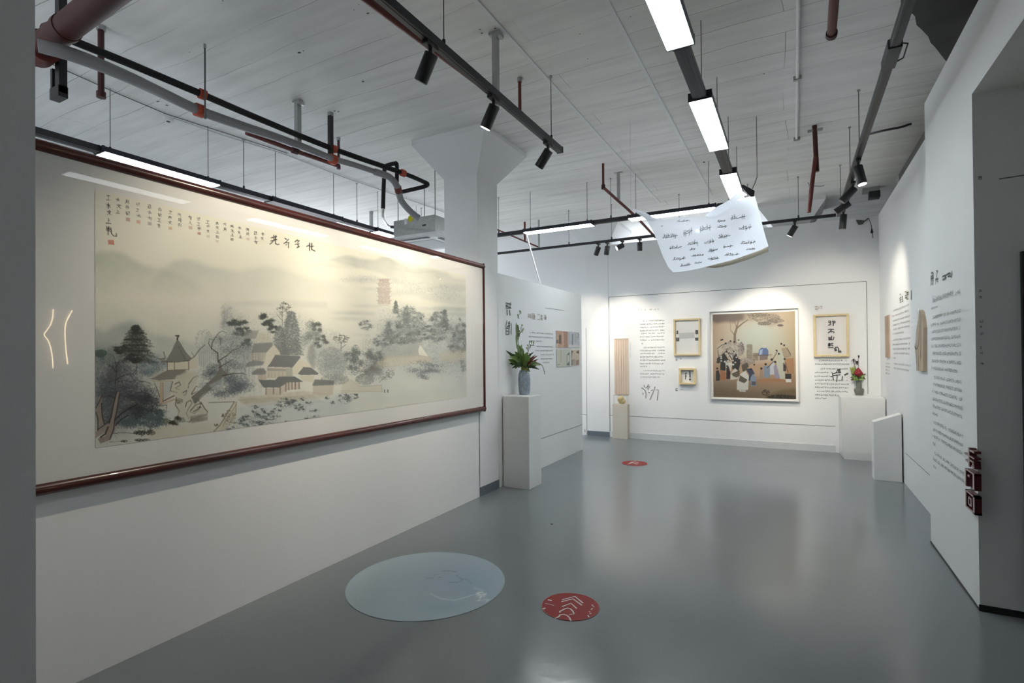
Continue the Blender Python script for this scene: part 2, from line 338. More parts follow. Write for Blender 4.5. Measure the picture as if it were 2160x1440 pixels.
# left row over the other side of the partition
linear('lit linear pendant above the painting at the left', (XLW, 2.65), 'y', group='linear pendants beyond the painting wall')
linear('dark unlit linear pendant above the middle of the painting', (XLW, 4.22), 'y', lit=False, group='linear pendants beyond the painting wall')
linear('lit linear pendant just left of the air conditioner', (XLW, 5.82), 'y', group='linear pendants beyond the painting wall')
for (a, b), lb in zip([((XLW, .9), (XLW, 2.135)), ((XLW, 3.165), (XLW, 3.705)), ((XLW, 4.735), (XLW, 5.305)), ((XLW, 6.335), (XLW, YBW-.1))], ['charcoal track entering at the left edge above the painting', 'charcoal link between lit and dark pendants above the painting', 'charcoal link leading to the pendant beside the air conditioner', 'charcoal link hidden behind the air conditioner']):
    track(lb, a, b, [.5], w=.085, h=.05, group='charcoal links between pendants')
XCW, XTW, YTW = -1.70, .505, 7.61
track('long black spotlight track facing the painting, ending mid room', (XCW, 1.2), (XCW, 4.02), [.42, .94], w=.05, h=.05)
tr_ = track('black spotlight track along the right wall', (XTW, 1.6), (XTW, YTW+.02), [.62, .76, .96], w=.05, h=.045)
track('black spotlight track across the back wall', (-4.45, YTW), (XTW-.05, YTW), [.28, .42, .62, .80, .92], w=.04, h=.035)
# connector sleeve with a clip loop on the right-hand track
p = az(1848, 135, ZT)
t = tr_
bm = NB(); box(bm, XTW-.034, XTW+.034, p[1]-.16, p[1]+.10, ZT-.006, ZT+.05); bevel(bm, .004, 1); obj('sleeve', bm, CHAR, t)
bm = NB(); tube(bm, [(XTW+.034, p[1]-.14, ZT+.02), (XTW+.062, p[1]-.12, ZT+.02), (XTW+.062, p[1]+.02, ZT+.01), (XTW+.034, p[1]+.05, ZT+.01)], .004, 6); obj('wire_loop', bm, BLACK, t)

def spot(label, base, d, lit, L=.15, r=.037, drop=.062, power=0, col=(1, .9, .76), size=50, group='cylinder spotlights', blend=.8, aim=None):
    x, y = base; d = Vector(d).normalized(); t = thing('spotlight', label, 'spotlight', (x, y, ZT), group)
    bm = NB(); box(bm, x-.02, x+.02, y-.05, y+.05, ZT-.022, ZT-.001); bevel(bm, .003, 1); obj('adapter', bm, BLACK, t)
    piv = Vector((x, y, ZT-drop)); 
    bm = NB(); tube(bm, [(x, y, ZT-.02), piv], .011, 8); box(bm, x-.009, x+.009, y-.014, y+.014, piv.z-.02, piv.z+.012); obj('arm', bm, BLACK, t)
    a = piv - d*.018; b = piv + d*(L-.018); c0 = a + Vector((0, 0, -.012)); c1 = b + Vector((0, 0, -.012))
    bm = NB(); tube(bm, [c0, c0+d*.004, c1-d*.002, c1], [r*.93, r, r, r*.97], 24); hd = obj('head', bm, BLACK, t, smooth=True)
    bm = NB(); tube(bm, [c1-d*.004, c1+d*.0025], r*.86, 24); obj('lens', bm, LENSON if lit else LENSOFF, hd)
    if power:
        ld = bpy.data.lights.new('spot beam', 'SPOT'); ld.energy = power; ld.color = col; ld.spot_size = math.radians(size); ld.spot_blend = blend; ld.shadow_soft_size = .03
        lo = bpy.data.objects.new('spot beam', ld); C.objects.link(lo); lo.parent = hd; lo.location = (c1 + d*.02) - WL[t.name]
        lo.rotation_euler = (Vector(aim) - (c1+d*.02) if aim else d).to_track_quat('-Z', 'Y').to_euler()
WARM = (1., .88, .70)
yc = [ax(908, 88, XCW)[1], ax(1040, 205, XCW)[1], ax(1152, 303, XCW)[1]]
yc = [2.26, 2.93, 3.78]
spot('nearest black spotlight on the long track facing the painting', (XCW, yc[0]), (-.52, .03, -.85), False, power=44, col=WARM, size=75, aim=(XL, 1.9, 1.7))
spot('middle black spotlight on the long track facing the painting', (XCW, yc[1]), (-.50, .03, -.86), True, power=46, col=WARM, size=75, aim=(XL, 3.0, 1.75))
spot('farthest black spotlight near the end of the long track', (XCW, yc[2]), (-.62, .02, -.78), False, power=36, col=WARM, size=80, aim=(XL, 3.9, 1.85))
SPB = 'spotlights on the back wall track'
spot('tilted dark spotlight, first from the left on back track', (-2.60, YTW), (-.45, .2, -.87), False, power=34, col=WARM, size=55, group=SPB, aim=(-3.3, YB, 1.7), L=.13)
spot('dark spotlight beside the tilted one on back track', (-2.46, YTW), (-.22, .2, -.95), False, power=54, col=WARM, size=60, group=SPB, aim=(-2.5, YB, 1.6), L=.13)
spot('spotlight with glowing white lens turned sideways', (-2.23, YTW), (-.74, -.42, -.42), True, group=SPB, L=.11)
spot('straight hanging dark spotlight left of the hanging sheet', (-1.97, YTW), (-.05, .1, -1), False, power=25, col=WARM, size=70, group=SPB, aim=(-1.4, YB, 1.5), L=.12)
spot('spotlight right of the hanging sheet with lit rim', (.02, YTW), (-.50, .25, -.80), True, power=71, col=WARM, size=60, group=SPB, aim=(-.5, YB, 1.5), L=.14)
SPR = 'spotlights on the right wall track'
spot('first lit dark spotlight on right wall track, square-ended', (XTW, 5.45), (.18, -.10, -.95), True, group=SPR, L=.17)
spot('second spotlight on right wall track, tilted up to the right', (XTW+.02, 6.15), (-.55, -.05, -.60), False, power=71, col=WARM, size=60, group=SPR, aim=(.45, YB, 1.6), L=.16)
spot('third spotlight on right wall track, tilted low', (XTW+.02, 6.72), (-.70, .05, -.45), False, power=33, col=WARM, size=80, group=SPR, aim=(XR, 7.6, 1.5), L=.15)
spot('last spotlight at the corner of the two tracks, upright', (XTW+.02, 7.30), (-.08, 0, -1), False, group=SPR, L=.17)
# ------------------------------------------------------------------ pipes, hoses, air conditioner
def pz(seq): return [Vector(az(*p)) for p in seq]
def pd(seq): return [Vector(adist(*p)) for p in seq]
# big dark red main pipe across the top left corner
a, b = Vector(az(90, 98, 3.25)), Vector(az(243, -22, 3.25)); b = Vector((b.x, a.y+.02, a.z)) if False else b
t = thing('fire_main', 'thick dark red pipe crossing the top left corner', 'pipe', (a+b)/2)
d = (b-a).normalized()
bm = NB(); tube(bm, [a, b+d*1.6], .066, 24); obj('pipe', bm, RUSTD, t, True)
bm = NB(); tube(bm, [a-d*.10, a+d*.02], .088, 24); obj('coupling', bm, RUST, t, True)
bm = NB(); tube(bm, [a+d*.30, a+d*.34], .071, 24); obj('band', bm, RUSTD, t, True)
# black bracket post it rests on
q = a + d*.05
t = thing('pipe_bracket', 'black steel bracket post with rod holding pipe at top left', 'bracket', (q.x, q.y, 3.0))
e0 = Vector(az(93, 30, 3.45)); e1 = adist(94, 155, (e0-Vector(EYEP)).dot(Vector(_F2)))
px_, py_ = e0.x, e0.y+.08
bm = NB(); box(bm, px_-.026, px_+.026, py_-.02, py_+.02, 3.02, ZC); obj('post', bm, BLACK, t)
bm = NB(); box(bm, px_-.085, px_+.026, py_-.024, py_+.024, 2.995, 3.06); box(bm, px_-.085, px_-.06, py_-.02, py_+.02, 3.06, 3.18); obj('foot', bm, BLACK, t)
bm = NB(); tube(bm, [(px_-.055, py_, 3.18), (px_-.055, py_, ZC)], .007, 8); obj('rod', bm, BLACK, t)
bm = NB(); tube(bm, [(px_-.11, py_-.02, 3.42), (px_+.0, py_-.02, 3.40)], .042, 14); obj('valve_stub', bm, RUSTD, t)

# black lagged refrigerant pipe
t = thing('lagged_pipe', 'black lagged pipe running beside the grey hose to the air conditioner', 'pipe', az(500, 235, 3.31))
main = pz([(104, 66, 3.365), (270, 133, 3.35), (424, 198, 3.33), (500, 231, 3.34), (624, 283, 3.36), (697, 312, 3.36), (765, 336, 3.35), (842, 362, 3.32)])
bm = NB(); tube(bm, main, .024, 14); obj('run', bm, FOAM, t, True)
z0 = 3.32
br = [Vector(az(842, 362, 3.32))] + [Vector(az(*p, 3.30)) for p in [(868, 372), (893, 383)]]
sp = smooth_path(br + [Vector(az(902, 388, 3.285)), Vector(az(896, 393, 3.27)), Vector(az(872, 399, 3.25)), Vector(az(846, 405, 3.24))], 5)
bm = NB(); tube(bm, sp, .022, 12); obj('return_bend', bm, FOAM, t, True)
A = Vector(az(812, 352, 3.42)); k = (A-Vector(EYEP)).dot(Vector(_F2))
arch = [Vector(adist(808, 440, k)), Vector(adist(809, 400, k)), Vector(adist(811, 358, k)), Vector(adist(814, 350, k)), Vector(adist(832, 345, k)), Vector(adist(837, 348, k)), Vector(adist(837, 384, k))]
bm = NB(); tube(bm, smooth_path(arch, 4), .021, 12); obj('loop', bm, FOAM, t, True)
for p, zz in (((427, 199), 3.33), ((704, 314), 3.36), ((850, 365), 3.31)):
    c = Vector(az(*p, zz)); dd = (main[1]-main[0]).normalized()
    bm = NB(); tube(bm, [c-dd*.022, c+dd*.022], .036, 14); obj('clamp', bm, ORANGE, t, True)
# grey corrugated-looking drain hose
t = thing('grey_hose', 'sagging grey hose running down into the air conditioner', 'hose', az(420, 232, 3.21))
hp = pz([(80, 96, 3.13), (160, 118, 3.14), (260, 158, 3.17), (350, 200, 3.21), (420, 233, 3.21), (500, 262, 3.22), (570, 285, 3.23), (640, 310, 3.24), (700, 334, 3.24), (745, 347, 3.24), (790, 362, 3.24)])
rr = [.034, .038, .036, .034, .034, .034, .032, .030, .028, .026, .026]
bm = NB(); pts = smooth_path(hp, 5); r2 = [float(np.interp(i, np.linspace(0, len(pts)-1, len(rr)), rr)) for i in range(len(pts))]
tube(bm, pts, r2, 16); obj('run', bm, DUCTC, t, True)
end = Vector(az(790, 362, 3.24)); k0 = (end-Vector(EYEP)).dot(Vector(_F2)); 
drop = [end] + [Vector(adist(x, y, k0 + (5.62-k0)*f)) for x, y, f in [(822, 374, .2), (839, 396, .4), (845, 420, .6), (858, 438, .8), (874, 453, .95), (884, 460, 1.)]]
bm = NB(); tube(bm, smooth_path(drop, 5), .033, 16); obj('drop', bm, DUCTC, t, True)
for p, zz in (((420, 233), 3.21), ((702, 336), 3.24)):
    c = Vector(az(*p, zz)); bm = NB(); dd = (hp[5]-hp[4]).normalized(); tube(bm, [c-dd*.025, c+dd*.025], .046, 16); obj('clamp', bm, ORANGE, t, True)
c = Vector(drop[2]); dd = (drop[3]-drop[2]).normalized(); bm = NB(); tube(bm, [c-dd*.01, c+dd*.05], .037, 16); obj('tape', bm, RUST, t, True)
# red brown sprinkler branch below the hose
t = thing('sprinkler_branch', 'thin red brown pipe under the grey hose, left of centre', 'pipe', az(640, 322, 3.25))
sb = pz([(520, 280, 3.22), (622, 318, 3.24), (712, 349, 3.25)])
bm = NB(); tube(bm, sb, .019, 12); obj('pipe', bm, RUST, t, True)
bm = NB(); dd = (sb[2]-sb[1]).normalized(); tube(bm, [sb[1]-dd*.025, sb[1]+dd*.025], .028, 14); obj('tee', bm, RUSTD, t, True)
# posts and rods carrying these pipes
def hanger(label, p, zc_off, zb, kind, r=.017, m=None, sq=False, group='pipe hangers fixed to the ceiling', plate=True):
    x, y, _ = az(*p, ZC); t = thing('pipe_hanger', label, 'pipe hanger', (x, y, zb), group)
    bm = NB()
    if sq: box(bm, x-r, x+r, y-r, y+r, zb, ZC-.02)
    else: tube(bm, [(x, y, zb), (x, y, ZC-.02)], r, 10)
    obj('rod', bm, m or STEEL, t)
    bm = NB()
    if plate: box(bm, x-.045, x+.045, y-.02, y+.02, ZC-.02, ZC); box(bm, x+.02, x+.05, y-.03, y+.03, ZC-.045, ZC-.02)
    else: tube(bm, [(x, y, ZC-.03), (x, y, ZC)], r*1.5, 8)
    obj('ceiling_plate', bm, STEEL, t)
    bm = NB(); tube(bm, [(x, y, zb-.004), (x, y, zb+.035)], r*1.45, 10); obj('cup', bm, m or STEEL, t)
hanger('square steel post with ceiling plate carrying the black pipe', (628, 212), 0, 3.26, 'post', .021, STEEL, True)
hanger('thin bent rod with orange clamps holding pipe and hose', (432, 93), 0, 3.15, 'rod', .006, ROD, plate=False)
hanger('black square post above the hose end', (697, 238), 0, 3.30, 'post', .018, BLACK, True, plate=False)
hanger('rusty threaded rod near the hose end', (714, 290), 0, 3.36, 'rod', .013, RUSTD, plate=False)
hanger('short rusty rod beside the thick red pipe at upper left', (213, 55), 0, 3.20, 'rod', .019, RUSTD, plate=False)
hanger('grey steel post with broken plaster above the long black track', (1045, 68), 0, 3.17, 'post', .019, STEEL, True)
hanger('red brown threaded rod above the long track end', (1096, 165), 0, 3.36, 'rod', .014, RUST, plate=False)
hanger('small flat-headed post behind the painting near the air conditioner', (783, 446), 0, 2.55, 'post', .02, STEEL, True, plate=False)
# small clips of cable tray wire behind: conduit on the ceiling
t = thing('ceiling_conduit', 'thin white conduit running along the ceiling at right', 'conduit', az(1690, 130, ZC))
cp = [Vector(az(x, y, ZC-.014)) for x, y in [(1702, -30), (1690, 130), (1678, 250), (1671, 300)]]
cp = [Vector((.045, p.y, p.z)) for p in cp]
bm = NB(); tube(bm, cp, .013, 10); obj('tube', bm, WHITEPL, t, True)
for f in (.45, .97):
    p = cp[0].lerp(cp[-1], f); bm = NB(); box(bm, p.x-.03, p.x+.03, p.y-.012, p.y+.012, ZC-.034, ZC); obj('saddle', bm, STEEL, t)
# surface batten joints running away along the ceiling
for i, X in enumerate((-1.742, -1.02)):
    bm = NB(); box(bm, X-.014, X+.014, 1.0, 7.9, ZC-.006, ZC); struct('trim_%d' % (8+i), bm, COLUMN)
# red brown sprinkler pipe beside the long spotlight track
t = thing('sprinkler_pipe', 'red brown pipe running close beside the long black track', 'pipe', (-1.93, 3.0, 3.33))
bm = NB(); p0 = Vector(az(770, -4, 3.28)); p1 = Vector(az(1045, 202, 3.28)); dd = (p1-p0).normalized(); tube(bm, [p0-dd*.4, p1+dd*.35], .021, 14); obj('pipe', bm, RUST, t, True)
bm = NB(); tube(bm, [p1+dd*.31, p1+dd*.36], .027, 14); obj('end_cap', bm, RUSTD, t, True)
# red brown pipe dropping from the ceiling and running back behind the sheet
t = thing('sprinkler_pipe', 'red brown pipe dropping from ceiling left of the hanging sheet', 'pipe', az(1272, 395, 3.42))
x0, y0, _ = az(1272, 345, ZC); z1 = 3.40
q0 = Vector((x0, y0, z1)); qa = Vector(az(1345, 460, 3.22)); qb = Vector(az(1382, 500, 3.16))
bm = NB(); tube(bm, [(x0, y0, ZC), (x0, y0, z1+.02)], .014, 10); obj('drop', bm, RUST, t, True)
bm = NB(); tube(bm, [q0, qa, qb], .017, 12); obj('run', bm, RUST, t, True)
bm = NB(); tube(bm, [q0+Vector((0, 0, .03)), q0+Vector((0, 0, -.02))], .023, 12); obj('elbow', bm, RUSTD, t, True)
xk, yk, _ = az(1302, 345, ZC); u = (xk-q0.x)
hm = q0.lerp(qa, .42)
bm = NB(); box(bm, hm.x-.016, hm.x+.016, hm.y-.016, hm.y+.016, hm.z, ZC-.006); box(bm, hm.x-.05, hm.x+.05, hm.y-.02, hm.y+.02, ZC-.006, ZC); obj('hanger_post', bm, STEEL, t)
# red pipe at the right with its clamp arm
t = thing('riser_pipe', 'rust red vertical pipe with side clamp hanging near back right', 'pipe', az(1718, 265, ZC))
x0, y0, _ = az(1718, 265, ZC); zl = 3.22
def dn(p, k): return Vector(adist(*p, k))
k = float((np.array([x0, y0, ZC])-EYEP) @ _F2)
bm = NB(); tube(bm, [(x0, y0, ZC), dn((1723, 362), k)], .022, 12); obj('post', bm, RUSTD, t, True)
bm = NB(); tube(bm, [dn((1720, 330), k-.03), dn((1711, 405), k), dn((1706, 448), k)], [.018, .021, .019], 12); obj('arm', bm, RUST, t, True)
bm = NB(); box(bm, x0-.06, x0+.07, y0-.012, y0+.012, ZC-.06, ZC-.035); obj('ceiling_plate', bm, STEEL, t)
bm = NB(); tube(bm, [dn((1704, 385), k), dn((1707, 392), k), dn((1732, 393), k), dn((1738, 391), k)], .007, 6); obj('clamp_arm', bm, STEEL, t)
# red pipe stub at the top right edge
t = thing('pipe_stub', 'red brown capped pipe stub at the top edge on the right', 'pipe', az(1755, 40, 3.4))
p1 = Vector(az(1754, 74, 3.30)); p0 = Vector(az(1762, -40, 3.30)); dd = (p1-p0).normalized()
bm = NB(); tube(bm, [p0-dd*.5, p1], .024, 16); obj('pipe', bm, RUST, t, True)
bm = NB(); tube(bm, [p1-dd*.03, p1+dd*.006], .030, 16); obj('cap', bm, RUSTD, t, True)
# pipework seen above the middle wall, behind the back pendant
t = thing('sprinkler_pipe', 'thin red brown pipe sloping behind the back pendant', 'pipe', az(1080, 500, 3.2))
pa, pb = Vector(ay(1046, 483, 7.9)), Vector(ay(1136, 521, 7.9))
bm = NB(); tube(bm, [pa, pb], .013, 10); obj('run', bm, RUST, t, True)
xm, _, zm = ay(1107, 508, 7.9)
bm = NB(); tube(bm, [(xm, 7.9, zm), (xm, 7.9, ZC)], .017, 10); obj('drop', bm, RUST, t, True)
xm, _, zm = ay(1137, 521, 7.9)
bm = NB(); box(bm, xm-.012, xm+.012, 7.888, 7.912, zm-.03, ZC); obj('hanger_post', bm, STEEL, t)
# white cord slanting from the pendant end down to the middle wall
t0 = Vector(ax(1110, 494, XL-.35)); t1 = Vector(ax(1139, 597, XL-.03)); t1.z = 2.345
bm = NB(); tube(bm, [t0, t0.lerp(t1, .5)+Vector((0, 0, -.004)), t1], [.010, .012, .013], 10)
tag(obj('power_cable', bm, WHITEPL, None, True), 'white power cable slanting from the back pendant down behind the middle wall', 'cord')
# grey trunking above the right-hand wall, grey box, and the dark cable scraps
a = Vector(ax(1907, 362, XR+.05)); b = Vector(ax(1950, 292, XR+.05))
t = thing('cable_trunking', 'dark grey trunking lying along the top of right wall', 'trunking', (XR+.06, (a.y+b.y)/2, 3.335))
bm = NB(); box(bm, XR+.005, XR+.09, 5.2, a.y, 3.336, 3.42); obj('channel', bm, CHAR, t)
bm = NB(); box(bm, XR, XR+.095, a.y, a.y+.05, 3.336, 3.425); obj('end_plate', bm, STEEL, t)
a = Vector(ay(1820, 392, 8.60)); b = Vector(ay(1857, 415, 8.60))
t = thing('wall_box', 'grey stepped metal box high in the back right corner', 'junction box', ((a.x+b.x)/2, 8.6, b.z))
xa, xb = sorted((a.x, b.x)); zt_, zb_ = a.z, b.z
bm = NB(); box(bm, xa, xb, 8.60, 8.72, (zt_+zb_)/2, ZC); obj('upper_case', bm, STEEL, t)
bm = NB(); box(bm, xa+.35*(xb-xa), xb, 8.585, 8.72, zb_, (zt_+zb_)/2); obj('lower_case', bm, CHAR, t)
t = thing('dangling_cable', 'dark scrap of cable dangling at the back right corner', 'cable', ay(1825, 468, 8.78))
P8 = lambda x, y: Vector(ay(x, y, 8.795))
bm = NB(); hexa(bm, [P8(1805, 464)+Vector((0, -.012, 0)), P8(1811, 474)+Vector((0, -.012, 0)), P8(1820, 473)+Vector((0, -.012, 0)), P8(1825, 465)+Vector((0, -.012, 0))], [P8(1805, 464), P8(1811, 474), P8(1820, 473), P8(1825, 465)]); obj('bracket', bm, CONCRETE, t)
bm = NB(); tube(bm, [P8(1822, 467), P8(1827, 464), P8(1832, 460)], .008, 8); obj('tail', bm, CONCRETE, t)
bm = NB(); tube(bm, smooth_path([P8(1832, 460), P8(1836, 470), P8(1839, 482), P8(1841, 502)], 4), .004, 6); cdr = obj('cord', bm, BLACK, t)
bm = NB(); lathe(bm, P8(1839, 488), [(.002, -.03), (.018, -.015), (.010, .02), (.003, .05)], 10); obj('plug', bm, BLACK, cdr)
# stray dark cable hanging from the ceiling near the right
bm = NB(); tube(bm, smooth_path([az(1833, 283, ZC-.02), az(1865, 275, ZC-.05), az(1900, 268, ZC-.03), az(1922, 261, ZC-.005)], 5), .011, 8)
tag(obj('ceiling_cable', bm, CHAR, None, True), 'dark cable end sticking out across the ceiling at upper right', 'cable')

# thin cables and a small round box on the ceiling above the painting
bm = NB(); tube(bm, [az(x, y, ZC-.012) for x, y in [(104, 133), (250, 198), (350, 240), (480, 282), (606, 323)]], .004, 6)
tag(obj('ceiling_wire', bm, ROD, None, True), 'thin dark wire on the ceiling running parallel under the grey hose', 'wire')
bm = NB(); tube(bm, [az(x, y, ZC-.012) for x, y in [(366, 249), (470, 285), (600, 325), (720, 372), (860, 420), (938, 448)]], .006, 6)
tag(obj('ceiling_wire', bm, SKIRT_PALE, None, True), 'pale wire running on from the round ceiling box past the air conditioner', 'wire')
bm = NB(); c_ = Vector(az(355, 248, ZC)); tube(bm, [c_+Vector((0, 0, -.035)), c_], .045, 18); o_ = obj('ceiling_box', bm, WHITEPL, None, True); tag(o_, 'small round white box on the ceiling above the painting', 'junction box')
bm = NB(); tube(bm, [c_+Vector((0, 0, -.040)), c_+Vector((0, 0, -.035))], .016, 12); obj('knockout', bm, CHAR, o_)
# chipped spots in the ceiling paint
bm = NB(); rc = random.Random(4)
for x, y, w in [(632, 111, 9), (640, 107, 4), (766, 172, 6), (757, 10, 4), (776, 28, 7), (747, 21, 3), (1012, 62, 6), (1016, 70, 7), (1052, 64, 8), (1044, 60, 6), (706, 234, 4), (714, 235, 4), (333, 214, 7), (352, 222, 6), (400, 110, 3), (470, 2, 4), (1223, 72, 3), (1330, 35, 3), (1240, 124, 3), (1482, 240, 4), (1612, 156, 4), (1485, 342, 5)]:
    n_ = 7; pts = [az(x+w*rc.uniform(.3, .6)*math.cos(2*math.pi*i/n_), y+w*rc.uniform(.12, .34)*math.sin(2*math.pi*i/n_), ZC-.003) for i in range(n_)]
    bm.faces.new([bm.verts.new(p) for p in pts])
struct('ceiling_chips', bm, CONCRETE)

# cassette air conditioner
YA = 4.93
L0 = ay(830, 470, YA); R0 = ay(917, 460, YA); xl, xr = L0[0], R0[0]; wA = xr-xl
ztop = ay(917, 452, YA)[2]; zbt = ay(917, 489, YA)[2]
t = thing('air_conditioner', 'ceiling cassette air conditioner with galvanised body and white panel', 'air conditioner', ((xl+xr)/2, YA+wA/2, zbt-.06))
bm = NB(); box(bm, xl, xr, YA, YA+wA, zbt, ztop); bevel(bm, .004, 1); body = obj('body', bm, STEEL, t)
bm = NB(); box(bm, xl+wA*.53, xr-.004, YA-.006, YA, zbt+.01, zbt+.13); cov = obj('terminal_cover', bm, STEEL, body)
bm = NB(); box(bm, xl+wA*.72, xl+wA*.80, YA-.010, YA-.006, zbt+.085, zbt+.105); obj('socket_slot', bm, BLACK, body)
bm = NB(); c = Vector(ay(866, 461, YA)); tube(bm, [(c.x, YA-.003, c.z), (c.x, YA, c.z)], .040, 24); obj('round_sticker', bm, YELLOW, body)
bm = NB(); c = Vector(ay(856, 466, YA)); box(bm, c.x-.02, c.x+.02, YA-.0025, YA, c.z-.04, c.z+.03); obj('label_sticker', bm, WHITEPL, body)
m = .06; zp = zbt
ring = lambda r, z: [(xl-r, YA-r, z), (xr+r, YA-r, z), (xr+r, YA+wA+r, z), (xl-r, YA+wA+r, z)]
bm = NB(); hexa(bm, ring(m, zp-.028), ring(m-.015, zp)); hexa(bm, ring(m-.05, zp-.055), ring(m-.004, zp-.028)); bevel(bm, .008, 2); pan = obj('panel', bm, WHITEPL, t)
bm = NB(); hexa(bm, ring(-.10, zp-.062), ring(-.09, zp-.052)); obj('intake_grille', bm, mat('pale grille', (.62, .63, .63), .5), pan)
for sx in (0, 1):
    bm = NB(); x = xl-.005 if sx == 0 else xr+.005; box(bm, x-.022, x+.022, YA+.08, YA+wA-.08, zp-.060, zp-.054); obj('louvre', bm, CHAR, pan)
bm = NB(); y = YA-.005; box(bm, xl+.08, xr-.08, y-.022, y+.022, zp-.060, zp-.054); obj('louvre', bm, CHAR, pan)
bm = NB(); box(bm, xr-.13, xr-.05, YA-m+.012, YA-m+.022, zp-.026, zp-.014); obj('badge_strip', bm, CHAR, pan)
for x, y in ((xl+.03, YA+.05), (xr-.03, YA+.05), (xr-.03, YA+wA-.05), (xl+.03, YA+wA-.05)):
    bm = NB(); tube(bm, [(x, y, ztop-.02), (x, y, ZC)], .005, 8); obj('hanger_rod', bm, ROD, t)
cc = Vector((xl, YA+.04, zbt+.14))
bm = NB(); tube(bm, [cc+Vector((-.07, 0, .01)), cc], .018, 10); obj('valve', bm, BLACK, t)
E2 = arch[0]
bm = NB(); tube(bm, smooth_path([E2, E2+Vector((0, 0, -.10)), cc+Vector((-.14, 0, .05)), cc+Vector((-.07, 0, .01))], 5), .014, 10); obj('drain_tube', bm, WHITEPL, t, True)
